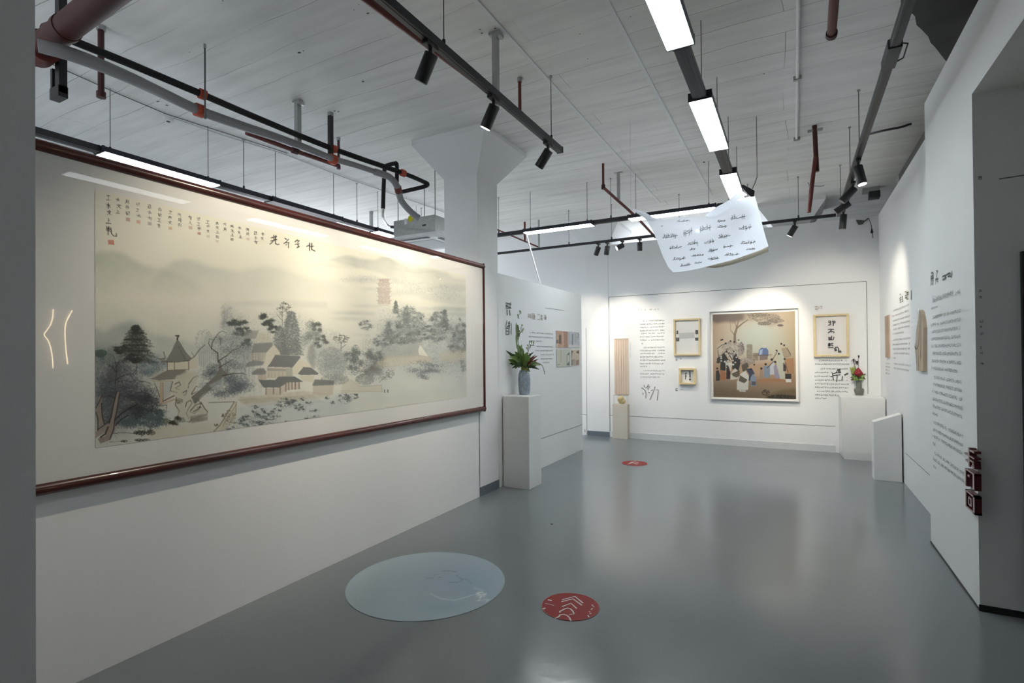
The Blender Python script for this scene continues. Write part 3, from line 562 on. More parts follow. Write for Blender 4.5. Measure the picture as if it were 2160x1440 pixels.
# ------------------------------------------------------------------ flat artwork: brush work on a canvas, carried as mesh colours
class Canvas:
    def __init__(s, x0, y0, x1, y1, ss, col):
        s.x0, s.y0, s.ss = x0, y0, ss; s.w, s.h = int((x1-x0)*ss), int((y1-y0)*ss)
        s.a = np.empty((s.h, s.w, 3), np.float32); s.a[:] = col
        s.X, s.Y = np.meshgrid(x0+(np.arange(s.w)+.5)/ss, y0+(np.arange(s.h)+.5)/ss)
    def noise(s, cell, seed=0, oct=3):
        r = np.random.default_rng(seed); out = np.zeros((s.h, s.w), np.float32); amp = 1; tot = 0
        for o in range(oct):
            c = max(1., cell/2**o*s.ss); gw, gh = int(s.w/c)+3, int(s.h/c)+3; g = r.random((gh, gw))
            fx = np.arange(s.w)/c; fy = np.arange(s.h)/c; ix, iy = fx.astype(int), fy.astype(int); tx, ty = fx-ix, fy-iy
            tx = tx*tx*(3-2*tx); ty = ty*ty*(3-2*ty)
            a = g[iy][:, ix]*(1-tx)+g[iy][:, ix+1]*tx; b = g[iy+1][:, ix]*(1-tx)+g[iy+1][:, ix+1]*tx
            out += amp*(a*(1-ty[:, None])+b*ty[:, None]); tot += amp; amp *= .5
        return out/tot
    def comp(s, m, col, sl=None):
        A = s.a if sl is None else s.a[sl]
        A += m[..., None]*(np.array(col, np.float32)-A)
    def sl(s, x0, y0, x1, y1):
        i0, i1 = max(0, int((x0-s.x0)*s.ss)), min(s.w, int((x1-s.x0)*s.ss)+2); j0, j1 = max(0, int((y0-s.y0)*s.ss)), min(s.h, int((y1-s.y0)*s.ss)+2)
        return (slice(j0, max(j1, j0)), slice(i0, max(i1, i0)))
    def poly(s, pts, col, alpha=1., soft=0., fade=None, tex=None):
        p = np.array(pts, float); sl = s.sl(p[:, 0].min()-soft*2, p[:, 1].min()-soft*2, p[:, 0].max()+soft*2, p[:, 1].max()+soft*2)
        X, Y = s.X[sl], s.Y[sl]
        if X.size == 0: return
        ins = np.zeros(X.shape, bool); n = len(p)
        for i in range(n):
            xa, ya = p[i]; xb, yb = p[(i+1) % n]
            if ya == yb: continue
            ins ^= ((ya > Y) != (yb > Y)) & (X < (xb-xa)*(Y-ya)/(yb-ya)+xa)
        m = ins.astype(np.float32); k = int(soft*s.ss)
        for _ in range(2 if k else 0):
            for axx in (0, 1):
                c = np.cumsum(np.pad(m, [(k+1, k) if q == axx else (0, 0) for q in (0, 1)], mode='edge'), axis=axx)
                m = ((c[2*k+1:] - c[:-2*k-1]) if axx == 0 else (c[:, 2*k+1:] - c[:, :-2*k-1]))/(2*k+1)
        m = m*alpha
        if fade: m = m*np.clip((fade[1]-Y)/(fade[1]-fade[0]), 0, 1)
        if tex is not None: m = m*tex[sl]
        s.comp(m, col, sl)
    def wash(s, cx, cy, rx, ry, col, alpha, tex=None, pw=1.):
        sl = s.sl(cx-2.4*rx, cy-2.4*ry, cx+2.4*rx, cy+2.4*ry); X, Y = s.X[sl], s.Y[sl]
        if X.size == 0: return
        m = alpha*np.exp(-(((X-cx)/rx)**2+((Y-cy)/ry)**2)**pw)
        if tex is not None: m = m*tex[sl]
        s.comp(m.astype(np.float32), col, sl)
    def line(s, pts, w, col, alpha=1., taper=False):
        p = [np.array(q, float) for q in pts]; n = len(p)-1
        for i in range(n):
            a, b = p[i], p[i+1]; wa, wb = (w*(1-.75*i/n), w*(1-.75*(i+1)/n)) if taper else (w, w)
            r = w+1; sl = s.sl(min(a[0], b[0])-r, min(a[1], b[1])-r, max(a[0], b[0])+r, max(a[1], b[1])+r); X, Y = s.X[sl], s.Y[sl]
            if X.size == 0: continue
            d = b-a; L = max(d@d, 1e-9); t = np.clip(((X-a[0])*d[0]+(Y-a[1])*d[1])/L, 0, 1)
            q = np.hypot(X-a[0]-t*d[0], Y-a[1]-t*d[1]); m = np.clip((wa+(wb-wa)*t)/2*s.ss-q*s.ss+.5, 0, 1)*alpha
            s.comp(m.astype(np.float32), col, sl)
    def dots(s, P, r, col, alpha):
        P = np.asarray(P, float)
        if len(P) == 0: return
        k = int(math.ceil(r*s.ss))+1; o = np.arange(-k, k+1); ox, oy = np.meshgrid(o, o); ox, oy = ox.ravel(), oy.ravel()
        cx, cy = (P[:, 0]-s.x0)*s.ss, (P[:, 1]-s.y0)*s.ss; ix, iy = np.floor(cx).astype(int), np.floor(cy).astype(int)
        gx, gy = ix[:, None]+ox, iy[:, None]+oy; d = np.hypot(gx+.5-cx[:, None], gy+.5-cy[:, None])
        m = np.clip(r*s.ss-d+.5, 0, 1)*alpha; ok = (gx >= 0) & (gx < s.w) & (gy >= 0) & (gy < s.h) & (m > 0)
        T = np.zeros((s.h, s.w), np.float32); np.add.at(T, (gy[ok], gx[ok]), np.log(np.maximum(1-m[ok], .02)))
        s.comp(1-np.exp(T), col)
    def sample(s, px, py):
        fx = np.clip((px-s.x0)*s.ss-.5, 0, s.w-1.001); fy = np.clip((py-s.y0)*s.ss-.5, 0, s.h-1.001); ix, iy = fx.astype(int), fy.astype(int); tx, ty = (fx-ix)[..., None], (fy-iy)[..., None]
        a = s.a; return (a[iy, ix]*(1-tx)+a[iy, ix+1]*tx)*(1-ty)+(a[iy+1, ix]*(1-tx)+a[iy+1, ix+1]*tx)*ty
def picture(name, O, U, V, nx, ny, cv, m, parent=None, us=None):
    """grid over O + u*U + v*V coloured from the canvas; the canvas is drawn in the picture's own seen-from-the-door proportions"""
    u = np.linspace(0, 1, nx+1) if us is None else us; v = np.linspace(0, 1, ny+1); uu, vv = np.meshgrid(u, v)
    P = np.array(O, float) + uu[..., None]*np.array(U, float) + vv[..., None]*np.array(V, float)
    px, py = pj(P.reshape(-1, 3)); col = cv.sample(px, py)/255.
    col = np.where(col <= .04045, col/12.92, ((col+.055)/1.055)**2.4)
    return grid_mesh(name, P, col, m, parent)
def grid_mesh(name, P, col, m, parent=None):
    ny, nx = P.shape[0]-1, P.shape[1]-1; V = P.reshape(-1, 3)
    if parent: V = V - np.array(WL[parent.name])
    i = np.arange((nx+1)*(ny+1)).reshape(ny+1, nx+1); q = np.stack([i[:-1, :-1], i[:-1, 1:], i[1:, 1:], i[1:, :-1]], -1).reshape(-1)
    me = bpy.data.meshes.new(name); me.vertices.add(len(V)); me.vertices.foreach_set('co', V.astype(np.float32).ravel())
    me.loops.add(len(q)); me.loops.foreach_set('vertex_index', q.astype(np.int32)); me.polygons.add(nx*ny); me.polygons.foreach_set('loop_start', np.arange(0, len(q), 4, dtype=np.int32))
    me.update(calc_edges=True)
    at = me.color_attributes.new('Col', 'FLOAT_COLOR', 'POINT'); c4 = np.ones((len(V), 4), np.float32); c4[:, :3] = col.reshape(-1, 3); at.data.foreach_set('color', c4.ravel())
    me.materials.append(m); o = bpy.data.objects.new(name, me); C.objects.link(o)
    if parent: o.parent = parent; WL[o.name] = WL[parent.name]
    return o
# simple brushed characters in a unit square (x right, y down)
GL = {'shang': [[(.5, .05), (.5, .9)], [(.5, .4), (.85, .38)], [(.05, .92), (.98, .9)]], 'gong': [[(.15, .12), (.85, .1)], [(.5, .1), (.48, .88)], [(.02, .9), (.98, .88)]],
 'yue': [[(.25, .08), (.25, .6), (.05, .95)], [(.25, .08), (.8, .06), (.8, .92), (.66, .86)], [(.27, .36), (.78, .34)], [(.27, .6), (.78, .6)]], 'ren': [[(.5, .05), (.4, .45), (.05, .95)], [(.45, .4), (.7, .75), (.98, .92)]],
 'ji': [[(.12, .12), (.8, .1), (.78, .45), (.2, .48)], [(.18, .48), (.16, .85), (.5, .92), (.92, .85), (.92, .7)]], 'tian': [[(.12, .15), (.12, .85), (.86, .85), (.86, .12), (.12, .15)], [(.48, .15), (.48, .84)], [(.13, .5), (.85, .48)]],
 'mu': [[(.05, .32), (.95, .28)], [(.5, .02), (.5, .98)], [(.48, .32), (.08, .8)], [(.52, .32), (.95, .76)]], 'bai': [[(.5, .02), (.3, .2)], [(.15, .22), (.18, .92)], [(.15, .22), (.84, .2), (.82, .92), (.18, .92)], [(.18, .56), (.82, .54)]],
 'shan': [[(.5, .05), (.5, .88)], [(.1, .4), (.12, .9), (.9, .88)], [(.9, .38), (.9, .9)]], 'xiao': [[(.5, .04), (.52, .9), (.38, .82)], [(.26, .35), (.08, .72)], [(.74, .33), (.95, .7)]],
 'yun': [[(.2, .12), (.8, .1)], [(.04, .42), (.96, .38)], [(.46, .42), (.18, .86), (.82, .8)], [(.66, .6), (.9, .95)]], 'wen': [[(.48, .02), (.56, .16)], [(.06, .26), (.94, .24)], [(.7, .26), (.5, .62), (.06, .96)], [(.3, .3), (.55, .7), (.96, .94)]],
 'ji2': [[(.1, .1), (.22, .22)], [(.04, .42), (.28, .4), (.26, .85), (.4, .72)], [(.5, .16), (.86, .14), (.84, .45), (.54, .48), (.52, .86), (.8, .92), (.96, .8)]], 'men': [[(.15, .1), (.15, .95)], [(.3, .08), (.86, .06), (.86, .95), (.7, .88)], [(.4, .35), (.66, .35), (.52, .7)]],
 'si': [[(.35, .02), (.35, .3), (.7, .28)], [(.05, .4), (.95, .36)], [(.7, .36), (.7, .95), (.55, .88)], [(.3, .55), (.42, .7)]], 'zhi': [[(.45, .02), (.55, .14)], [(.15, .3), (.8, .26), (.3, .68)], [(.05, .8), (.35, .72), (.95, .9)]]}
GK = list(GL)
def glyph(cv, k, x, y, w, h, wd, col, al, skew=0.):
    for st in GL[k]: cv.line([(x+a*w, y+b*h+skew*a*w) for a, b in st], wd*random.uniform(.7, 1.25), col, al, taper=random.random() < .6)

# ---- the long ink landscape
cv = Canvas(188, 372, 1000, 965, 1.6, (232, 231, 216))
INKC = (52, 56, 58); N1 = cv.noise(40, 1, 4); N2 = cv.noise(9, 2, 3); N3 = cv.noise(110, 3, 3)
cv.comp(((N3-.5)*.35).clip(0, 1).astype(np.float32), (214, 216, 204))
cv.comp((np.clip((cv.Y-600)/150, 0, 1)*.34*(.35+.9*N1)).astype(np.float32), (190, 198, 198))
GH = (158, 168, 158)
cv.poly([(196, 538), (215, 531), (240, 530), (262, 536), (285, 550), (305, 560), (330, 566), (360, 572), (420, 600), (470, 650), (330, 660), (186, 660)], GH, .62, 5, (534, 628), tex=.5+.7*N1)
cv.poly([(340, 566), (365, 552), (390, 547), (415, 551), (440, 562), (500, 572), (560, 562), (590, 566), (640, 583), (720, 598), (760, 640), (300, 650)], (170, 179, 171), .5, 5, (550, 632), tex=.4+.9*N1)
cv.poly([(196, 692), (206, 694), (222, 702), (238, 690), (255, 682), (278, 676), (292, 680), (306, 696), (330, 706), (400, 722), (430, 740), (380, 800), (186, 800)], (128, 142, 138), .5, 6, (680, 790), tex=.5+.7*N1)
cv.poly([(690, 548), (730, 538), (760, 545), (790, 548), (806, 541), (818, 541), (830, 548), (846, 556), (870, 566), (885, 564), (905, 566), (930, 573), (940, 574), (960, 586), (984, 590), (984, 640), (880, 620), (800, 575)], (150, 160, 158), .5, 2.5, (542, 630), tex=.4+.9*N1)
for x0, x1, y, h, al in [(690, 790, 660, 7, .38), (690, 775, 672, 6, .33), (755, 800, 609, 3, .35), (880, 984, 651, 8, .40), (930, 984, 662, 7, .36), (735, 800, 645, 5, .3), (735, 782, 706, 3, .4), (880, 984, 628, 22, .22), (900, 984, 606, 14, .22), (780, 900, 618, 9, .2), (700, 840, 590, 10, .2), (460, 690, 640, 14, .14), (740, 800, 720, 3, .25), (640, 760, 560, 10, .16)]:
    cv.poly([(x0, y), ((x0+x1)/2, y-h*.6), (x1, y-h*.3), (x1, y+h*.7), ((x0+x1)/2, y+h*.5)], (142, 153, 152), al*.9, 3, tex=.5+.8*N1)
def foliage(cx, cy, rx, ry, n, r, col, al, clump=0, cr=.28, up=0.):
    """stippled leaf mass; clump > 0 gathers the dabs into bunches"""
    if clump:
        t = rng.random(clump)*2*np.pi; q = np.sqrt(rng.random(clump)); bx, by = cx+rx*q*np.cos(t), cy+ry*q*np.sin(t); i = rng.integers(0, clump, n)
        P = np.stack([bx[i]+rng.normal(0, rx*cr, n), by[i]+rng.normal(0, ry*cr*.7, n)], 1)
    else:
        t = rng.random(n)*2*np.pi; q = np.sqrt(rng.random(n)); P = np.stack([cx+rx*q*np.cos(t), cy+ry*q*np.sin(t)], 1)
    cv.dots(P, r, col, al)
def conifer(cx, top, bot, w, n, r, col, al, tiers=9, pw=1., jag=.34):
    t = rng.random(n)**.8; ti = np.floor(t*tiers); js = 1+(rng.random(tiers+1)-.5)*2*jag; hw = w*(.12+.88*t**pw)*js[ti.astype(int)]*(.75+.45*(t*tiers-ti)); P = np.stack([cx+(rng.random(n)-.5)*2*hw, top+(bot-top)*t+np.abs(rng.normal(0, 1.2, n))], 1); cv.dots(P, r, col, al)
# far misty woods, right
for cx, cy, rx, ry in [(500, 705, 34, 40), (478, 670, 14, 30), (590, 700, 45, 50), (650, 720, 30, 40), (690, 740, 36, 40), (720, 760, 30, 30), (830, 700, 55, 55), (870, 720, 60, 50), (930, 720, 55, 55), (965, 735, 28, 60), (900, 760, 90, 30), (800, 760, 40, 30), (760, 590, 34, 10), (860, 606, 50, 14), (930, 615, 40, 16)]:
    big = cy > 650
    cv.wash(cx, cy, rx*.85, ry*.85, (174, 182, 181), .52 if big else .22, tex=.45+.8*N2); foliage(cx, cy, rx, ry, int(rx*ry*(.8 if big else .3)), .7, (142, 150, 149), .30, 26, .2)
foliage(478, 668, 9, 26, 300, 1.2, (150, 156, 152), .2, 8); cv.line([(479, 650), (480, 700)], 1., (150, 155, 150), .4)
# brown stippled tower
for i, (y, w) in enumerate([(592, 10), (600, 12), (610, 13), (617, 12), (627, 12), (636, 13)]):
    n = 260; P = np.stack([810+(rng.random(n)-.5)*2*w, y+(rng.random(n)-.5)*9], 1); cv.dots(P, .8, (184, 170, 162), .40)
    cv.line([(810-w-3, y-3.5), (810-w, y-1), (810, y), (810+w, y-1), (810+w+3, y-3.5)], 1.1, (170, 156, 148), .7)
cv.poly([(799, 596), (822, 596), (822, 645), (798, 645)], (202, 192, 184), .45, 1)
# grey woods in front of the tower
for a in [(858, 664, 18, 18, .9, 9), (870, 690, 26, 24, .85, 12), (838, 690, 14, 22, .8, 8), (815, 712, 20, 18, .9, 9), (884, 706, 14, 14, .9, 7), (925, 672, 18, 14, .9, 7), (936, 664, 8, 12, 1.0, 5), (906, 694, 14, 10, .9, 6), (930, 700, 26, 22, .8, 12), (972, 690, 10, 18, .9, 6), (965, 720, 20, 26, .8, 10), (905, 710, 16, 8, .9, 5), (882, 670, 12, 12, .8, 6), (855, 712, 26, 18, .75, 10), (800, 722, 12, 10, 1., 6), (820, 690, 8, 12, .95, 6), (772, 686, 14, 10, .8, 6)]:
    cv.wash(a[0], a[1], a[2], a[3], (158, 166, 165), .42, tex=.4+.9*N2); foliage(*a[:4], int(a[2]*a[3]*2.6), .75, (120, 127, 126), .36, a[5]*2, .17); foliage(*a[:4], int(a[2]*a[3]*.5), .8, (92, 98, 96), .45, a[5], .14)
for cx, top, bot, w in [(938, 652, 690, 9), (856, 648, 690, 10), (835, 633, 660, 7), (750, 726, 790, 16), (782, 732, 790, 18), (820, 680, 740, 14)]: conifer(cx, top, bot, w, 620, .75, (108, 115, 113), .4, 8, .6)
foliage(745, 760, 18, 24, 1500, .8, (104, 111, 109), .4, 18, .18); foliage(788, 765, 22, 26, 1900, .8, (104, 111, 109), .38, 20, .18); foliage(790, 790, 24, 18, 1500, .8, (122, 120, 116), .35, 10); foliage(770, 800, 20, 12, 900, .8, (122, 122, 118), .35)
# pale house, fields and water, right
cv.poly([(815, 728), (886, 724), (895, 752), (806, 756)], (166, 170, 166), .6, 1.5); cv.poly([(886, 727), (904, 752), (884, 748), (882, 738)], (226, 226, 212), .9, .6)
cv.poly([(812, 752), (900, 748), (915, 764), (800, 775), (790, 768)], (208, 198, 170), .5, 3); cv.poly([(925, 745), (982, 735), (982, 764), (930, 762)], (208, 198, 172), .45, 4)
cv.poly([(806, 776), (983, 768), (983, 828), (600, 880), (610, 850), (700, 832)], (198, 206, 204), .4, 6, tex=.5+.8*N1)
foliage(894, 776, 34, 12, 700, .9, (104, 110, 112), .4, 12); foliage(902, 790, 18, 10, 320, .9, (104, 108, 112), .4, 6); foliage(976, 770, 8, 16, 240, .8, (130, 136, 134), .4, 5); cv.wash(890, 785, 40, 14, (150, 158, 162), .3)
for x in (811, 818): cv.line([(x, 822), (x, 827)], 2, (70, 72, 72), .8)
cv.line([(740, 802), (760, 815), (805, 812), (806, 826), (720, 824)], 1, (120, 112, 92), .5); cv.poly([(722, 800), (742, 800), (764, 815), (805, 812), (806, 826), (720, 830)], (206, 200, 176), .5, 1)
cv.line([(800, 806), (812, 796), (824, 783), (832, 780)], 1, (104, 88, 80), .6); foliage(822, 788, 10, 10, 50, .8, (84, 76, 72), .6)
# tall trees behind the houses
for cx, cy, rx, ry, cl in [(502, 683, 18, 14, 9), (512, 700, 16, 12, 8), (522, 722, 12, 12, 6), (566, 672, 16, 12, 8), (558, 685, 12, 8, 6), (575, 690, 14, 10, 6)]: foliage(cx, cy, rx, ry, int(rx*ry*3.4), 1.0, (72, 78, 74), .5, cl, .2)
conifer(614, 655, 748, 23, 4600, .8, (104, 110, 110), .40, 15, .45, .16); conifer(590, 686, 748, 16, 2200, .8, (112, 118, 116), .38, 9, .5, .2); foliage(604, 735, 34, 20, 1500, .8, (120, 126, 124), .32, 14)
for b in [[(596, 690), (595, 662), (597, 640)], [(596, 668), (588, 655)], [(596, 660), (606, 648)], [(596, 676), (584, 664)], [(597, 650), (590, 642)]]: cv.line(b, 1., (108, 110, 104), .8)
foliage(597, 652, 15, 14, 190, .8, (92, 94, 88), .55, 20, .12); foliage(668, 690, 10, 14, 560, .9, (92, 98, 92), .5, 6, .22); foliage(678, 720, 12, 12, 560, .9, (96, 98, 96), .5, 6, .22); foliage(655, 705, 18, 26, 1300, .8, (122, 128, 124), .4, 10)
cv.poly([(652, 730), (664, 722), (668, 770), (660, 780), (648, 756)], (116, 120, 116), .55, 2, tex=.5+.8*N2)
for b in [[(719, 742), (720, 725), (714, 712), (704, 710)], [(720, 725), (728, 714), (738, 712)], [(716, 716), (716, 704)], [(724, 718), (732, 722)], [(728, 714), (726, 707)], [(719, 735), (730, 726)]]: cv.line(b, 1., (92, 92, 84), .8)
foliage(719, 715, 17, 9, 90, .9, (80, 82, 76), .6)
cv.wash(700, 765, 30, 30, (160, 168, 170), .5, tex=.4+.9*N2); foliage(700, 765, 32, 34, 2600, .7, (128, 136, 136), .32); foliage(706, 800, 30, 12, 900, .7, (132, 136, 132), .32)
# willow and misty trees behind the pavilion
cv.wash(495, 760, 50, 60, (150, 160, 162), .5, tex=.4+.9*N2); foliage(490, 735, 42, 40, 4200, .7, (116, 125, 127), .32, 30, .18); foliage(478, 800, 50, 36, 5200, .8, (100, 109, 114), .34, 30, .18); foliage(470, 815, 36, 24, 1800, .9, (86, 96, 104), .36, 18, .2); foliage(430, 720, 20, 26, 700, .7, (140, 146, 142), .3)
cv.poly([(418, 735), (440, 700), (452, 715), (455, 745), (430, 775), (418, 770)], (178, 186, 180), .5, 2)
for i in range(46):
    x = rng.uniform(505, 556); y0 = rng.uniform(720, 790); cv.line([(x, y0), (x+rng.uniform(-1.5, 1.5), y0+rng.uniform(20, 50))], .7, (134, 144, 148), .45)
for i in range(9):
    x = 420+i*4.2; cv.line([(x, 742-i*2.6+rng.uniform(-4, 4)), (x+1, 772+rng.uniform(-8, 12))], .8, (116, 122, 118), .5)
# left dark tree mass
cv.wash(235, 800, 60, 75, (98, 106, 112), .72, tex=.55+.6*N2); cv.wash(262, 850, 70, 50, (86, 92, 98), .6, tex=.55+.6*N2); cv.wash(220, 752, 34, 18, (92, 110, 104), .6, tex=.5+.7*N2); cv.wash(320, 770, 28, 22, (112, 128, 134), .55, tex=.5+.7*N2)
foliage(240, 800, 46, 60, 6500, .8, (64, 70, 76), .34, 40, .2); foliage(265, 850, 62, 44, 7000, .8, (58, 64, 70), .34, 40, .2); foliage(320, 770, 26, 20, 1800, .8, (96, 114, 120), .36, 12); foliage(212, 745, 14, 8, 500, 1., (70, 90, 82), .45)
foliage(300, 885, 42, 18, 2600, 1., (74, 92, 94), .5, 16, .25); foliage(325, 873, 22, 10, 900, 1., (84, 102, 102), .45, 8, .25); foliage(298, 850, 36, 28, 3600, .9, (50, 55, 58), .38, 20, .22)
conifer(287, 684, 765, 40, 4600, .85, (72, 77, 74), .42, 12, .8, .3); conifer(288, 690, 760, 26, 1500, .8, (52, 56, 52), .45, 12, .8, .4); foliage(286, 693, 9, 7, 260, 1., (50, 54, 50), .6); foliage(256, 735, 15, 6, 420, .9, (48, 52, 48), .5, 12, .22); foliage(249, 742, 11, 4, 240, .9, (46, 48, 46), .5, 8, .22); foliage(282, 755, 16, 8, 560, .9, (44, 46, 44), .5, 14, .22); foliage(290, 762, 10, 5, 240, .9, (44, 46, 44), .5, 7, .22); cv.wash(228, 850, 34, 70, (92, 98, 104), .5, tex=.5+.7*N2); foliage(232, 850, 34, 60, 2600, .8, (70, 76, 80), .32, 30, .2)
for y in (728, 716, 702, 740): foliage(288+rng.uniform(-8, 8), y, 32-(740-y)*.45, 2.2, 240, .9, (54, 58, 54), .55)
for b in [[(243, 812), (246, 780), (242, 755), (238, 748)], [(246, 786), (236, 772), (224, 768)], [(244, 775), (256, 752)], [(288, 760), (289, 776), (283, 786)], [(246, 800), (262, 790), (280, 788)]]: cv.line(b, 2.4, (54, 54, 52), .85, True)
for i in range(14): x = rng.uniform(225, 310); y = rng.uniform(800, 838); cv.line([(x-14, y+4), (x, y), (x+16, y+5)], 1.3, (46, 48, 50), .6)
TR = (150, 138, 126); TD = (44, 40, 38)
cv.poly([(222, 920), (232, 890), (238, 850), (246, 826), (252, 828), (246, 862), (242, 884), (244, 900), (232, 928), (212, 935), (206, 925)], TR, .95, .5); cv.poly([(203, 862), (210, 836), (216, 832), (214, 856), (220, 892), (206, 908)], TR, .8, .5); cv.poly([(202, 910), (228, 892), (232, 900), (214, 916), (202, 924)], TR, .8, .5)
for b, w in [([(246, 826), (240, 850), (234, 880), (230, 892)], 2.6), ([(252, 830), (247, 862), (242, 886), (240, 905), (232, 926)], 2.2), ([(242, 886), (256, 872), (272, 862), (290, 852)], 3.2), ([(244, 896), (258, 882), (270, 876)], 2.4), ([(214, 850), (216, 880), (220, 893)], 2.2), ([(203, 870), (207, 886), (206, 908)], 2.), ([(206, 906), (222, 894), (230, 888)], 1.8), ([(228, 900), (222, 915), (212, 922)], 3.), ([(216, 832), (210, 846), (203, 858)], 2.)]: cv.line(b, w, TD, .9)
cv.line([(236, 914), (262, 912), (280, 914), (298, 916)], 1.2, TD, .6); cv.line([(306, 905), (303, 916), (298, 920)], 2, (116, 112, 100), .8); cv.line([(312, 884), (304, 904)], 1.5, (120, 124, 116), .7)
foliage(296, 912, 14, 5, 130, 1.1, (52, 56, 50), .6); foliage(318, 912, 10, 6, 120, 1.1, (64, 62, 52), .6); foliage(300, 928, 16, 3, 90, 1.1, (70, 74, 62), .6); foliage(262, 930, 8, 2, 40, 1., (70, 74, 66), .6); cv.line([(230, 932), (256, 930)], .8, TD, .5); cv.line([(227, 935), (227, 948)], .8, (150, 156, 148), .6)
# pavilion
ROOF = (128, 128, 122)
cv.poly([(343, 765), (352, 757), (362, 740), (369, 724), (374, 715), (380, 722), (392, 742), (404, 755), (410, 752), (398, 760), (374, 762), (345, 763)], ROOF, .95, .4); cv.poly([(334, 757), (350, 754), (346, 764)], ROOF, .8, .4)
cv.line([(320, 745), (326, 752), (338, 757), (350, 754)], 1.6, (120, 116, 100), .9); cv.line([(345, 742), (348, 752)], 1.4, (70, 66, 56), .9); cv.line([(395, 762), (410, 752), (420, 738), (432, 727)], 1.8, (104, 96, 84), .9); cv.line([(404, 743), (410, 752)], 1.2, (110, 104, 90), .8)
cv.line([(371, 708), (377, 708), (374, 713), (374, 716)], 3, (58, 56, 50), .9); cv.line([(376, 730), (384, 746), (392, 758)], 1.1, (96, 94, 86), .8)
cv.poly([(352, 763), (398, 762), (414, 756), (416, 776), (398, 779), (353, 780)], (214, 208, 188), .9, .4)
for x0, x1 in ((353, 353), (368, 368), (398, 398)): cv.line([(x0, 763), (x1, 780)], 1.4, (92, 80, 66), .9)
cv.line([(340, 763), (375, 763), (400, 760)], 1.4, (74, 68, 58), .9); cv.line([(352, 781), (396, 779)], 1.2, (110, 98, 82), .9)
cv.poly([(315, 799), (326, 795), (342, 786), (352, 781), (392, 780), (396, 790), (374, 799), (336, 802)], (132, 130, 120), .95, .5); cv.poly([(392, 780), (410, 788), (402, 800), (374, 799)], (196, 194, 176), .7, 2)
cv.line([(312, 796), (330, 790), (345, 782)], 1.4, (184, 176, 150), .9); cv.line([(322, 804), (362, 803)], 1.6, (176, 160, 130), .9)
cv.poly([(337, 806), (343, 806), (343, 850), (337, 852)], (192, 172, 146), .95); cv.line([(344, 806), (344, 850)], 1., (100, 78, 58), .9); cv.line([(326, 808), (332, 822), (337, 838)], 1.6, (88, 78, 64), .8)
cv.poly([(345, 806), (362, 804), (360, 832), (345, 842)], (186, 188, 184), .7, .8); cv.line([(344, 846), (368, 834)], 2.6, (120, 92, 78), .9); cv.line([(345, 851), (368, 842)], 3.4, (196, 170, 138), .9); cv.line([(336, 856), (352, 854), (351, 864)], 1.1, (70, 64, 54), .8)
# scholar rock
RK = (206, 204, 186)
cv.poly([(372, 792), (392, 786), (412, 782), (420, 792), (410, 815), (418, 836), (424, 850), (440, 866), (428, 880), (408, 892), (394, 890), (380, 880), (372, 866), (368, 850), (372, 838), (360, 826), (364, 806)], RK, .9, 1, tex=.7+.4*N2)
for b in [[(364, 804), (359, 824), (374, 828)], [(369, 810), (378, 805), (381, 812), (370, 818), (378, 822)], [(386, 828), (394, 823), (392, 832), (386, 834)], [(398, 810), (408, 796), (418, 792)], [(397, 818), (398, 812)], [(404, 830), (414, 814), (420, 818)], [(404, 832), (418, 824)], [(372, 838), (370, 854), (378, 866), (374, 880)], [(391, 858), (394, 848), (402, 844), (405, 850), (396, 864), (393, 872), (398, 882)], [(402, 866), (412, 854), (424, 850), (420, 862), (410, 872), (400, 868)], [(424, 848), (432, 862), (438, 868), (436, 874), (404, 884)], [(404, 884), (400, 890), (390, 888)], [(416, 840), (424, 852)], [(408, 868), (424, 858), (412, 858)]]: cv.line(b, 1.7, (58, 52, 44), .85, True)
cv.poly([(400, 878), (438, 872), (438, 886), (404, 892)], (122, 118, 104), .6, 1, tex=.4+.9*N2); cv.poly([(366, 880), (388, 880), (392, 890), (370, 892)], (116, 116, 104), .55, 1)
foliage(372, 890, 14, 10, 300, 1.1, (60, 62, 52), .55, 8, .2); foliage(350, 888, 7, 6, 80, 1., (110, 116, 98), .5); foliage(378, 845, 8, 6, 90, 1., (120, 116, 104), .4)
cv.poly([(332, 900), (440, 890), (470, 892), (460, 925), (300, 935)], (212, 204, 180), .45, 3)
# leaning willow trunk
cv.poly([(404, 838), (428, 818), (446, 800), (456, 790), (462, 778), (460, 760), (466, 762), (468, 776), (480, 790), (470, 796), (448, 816), (424, 836), (410, 852)], (122, 122, 112), .95, .6)
for b, w in [([(460, 764), (459, 744), (446, 735), (448, 722), (458, 706), (464, 700), (470, 698), (478, 702)], 2.4), ([(446, 735), (440, 724), (442, 714), (452, 718)], 1.6), ([(462, 760), (478, 750), (492, 738), (506, 733)], 2.2), ([(462, 775), (474, 768), (490, 758)], 2.4), ([(470, 792), (490, 788), (510, 787), (520, 790)], 2.6), ([(442, 790), (456, 778)], 1.8), ([(478, 788), (482, 770)], 1.4), ([(506, 733), (514, 722)], 1.2), ([(404, 838), (430, 816), (452, 794)], 1.2), ([(412, 850), (446, 818), (476, 794)], 1.4), ([(464, 712), (466, 724), (458, 734)], 1.2)]: cv.line(b, w, (64, 62, 56), .85, True)
for i in range(60):
    x = rng.uniform(455, 520); y = rng.uniform(725, 790); cv.line([(x, y), (x+rng.uniform(-8, 8), y+rng.uniform(-9, 3))], .8, (72, 76, 76), .55)
cv.poly([(440, 812), (470, 798), (474, 806), (452, 822)], (206, 212, 214), .5, 1.5)
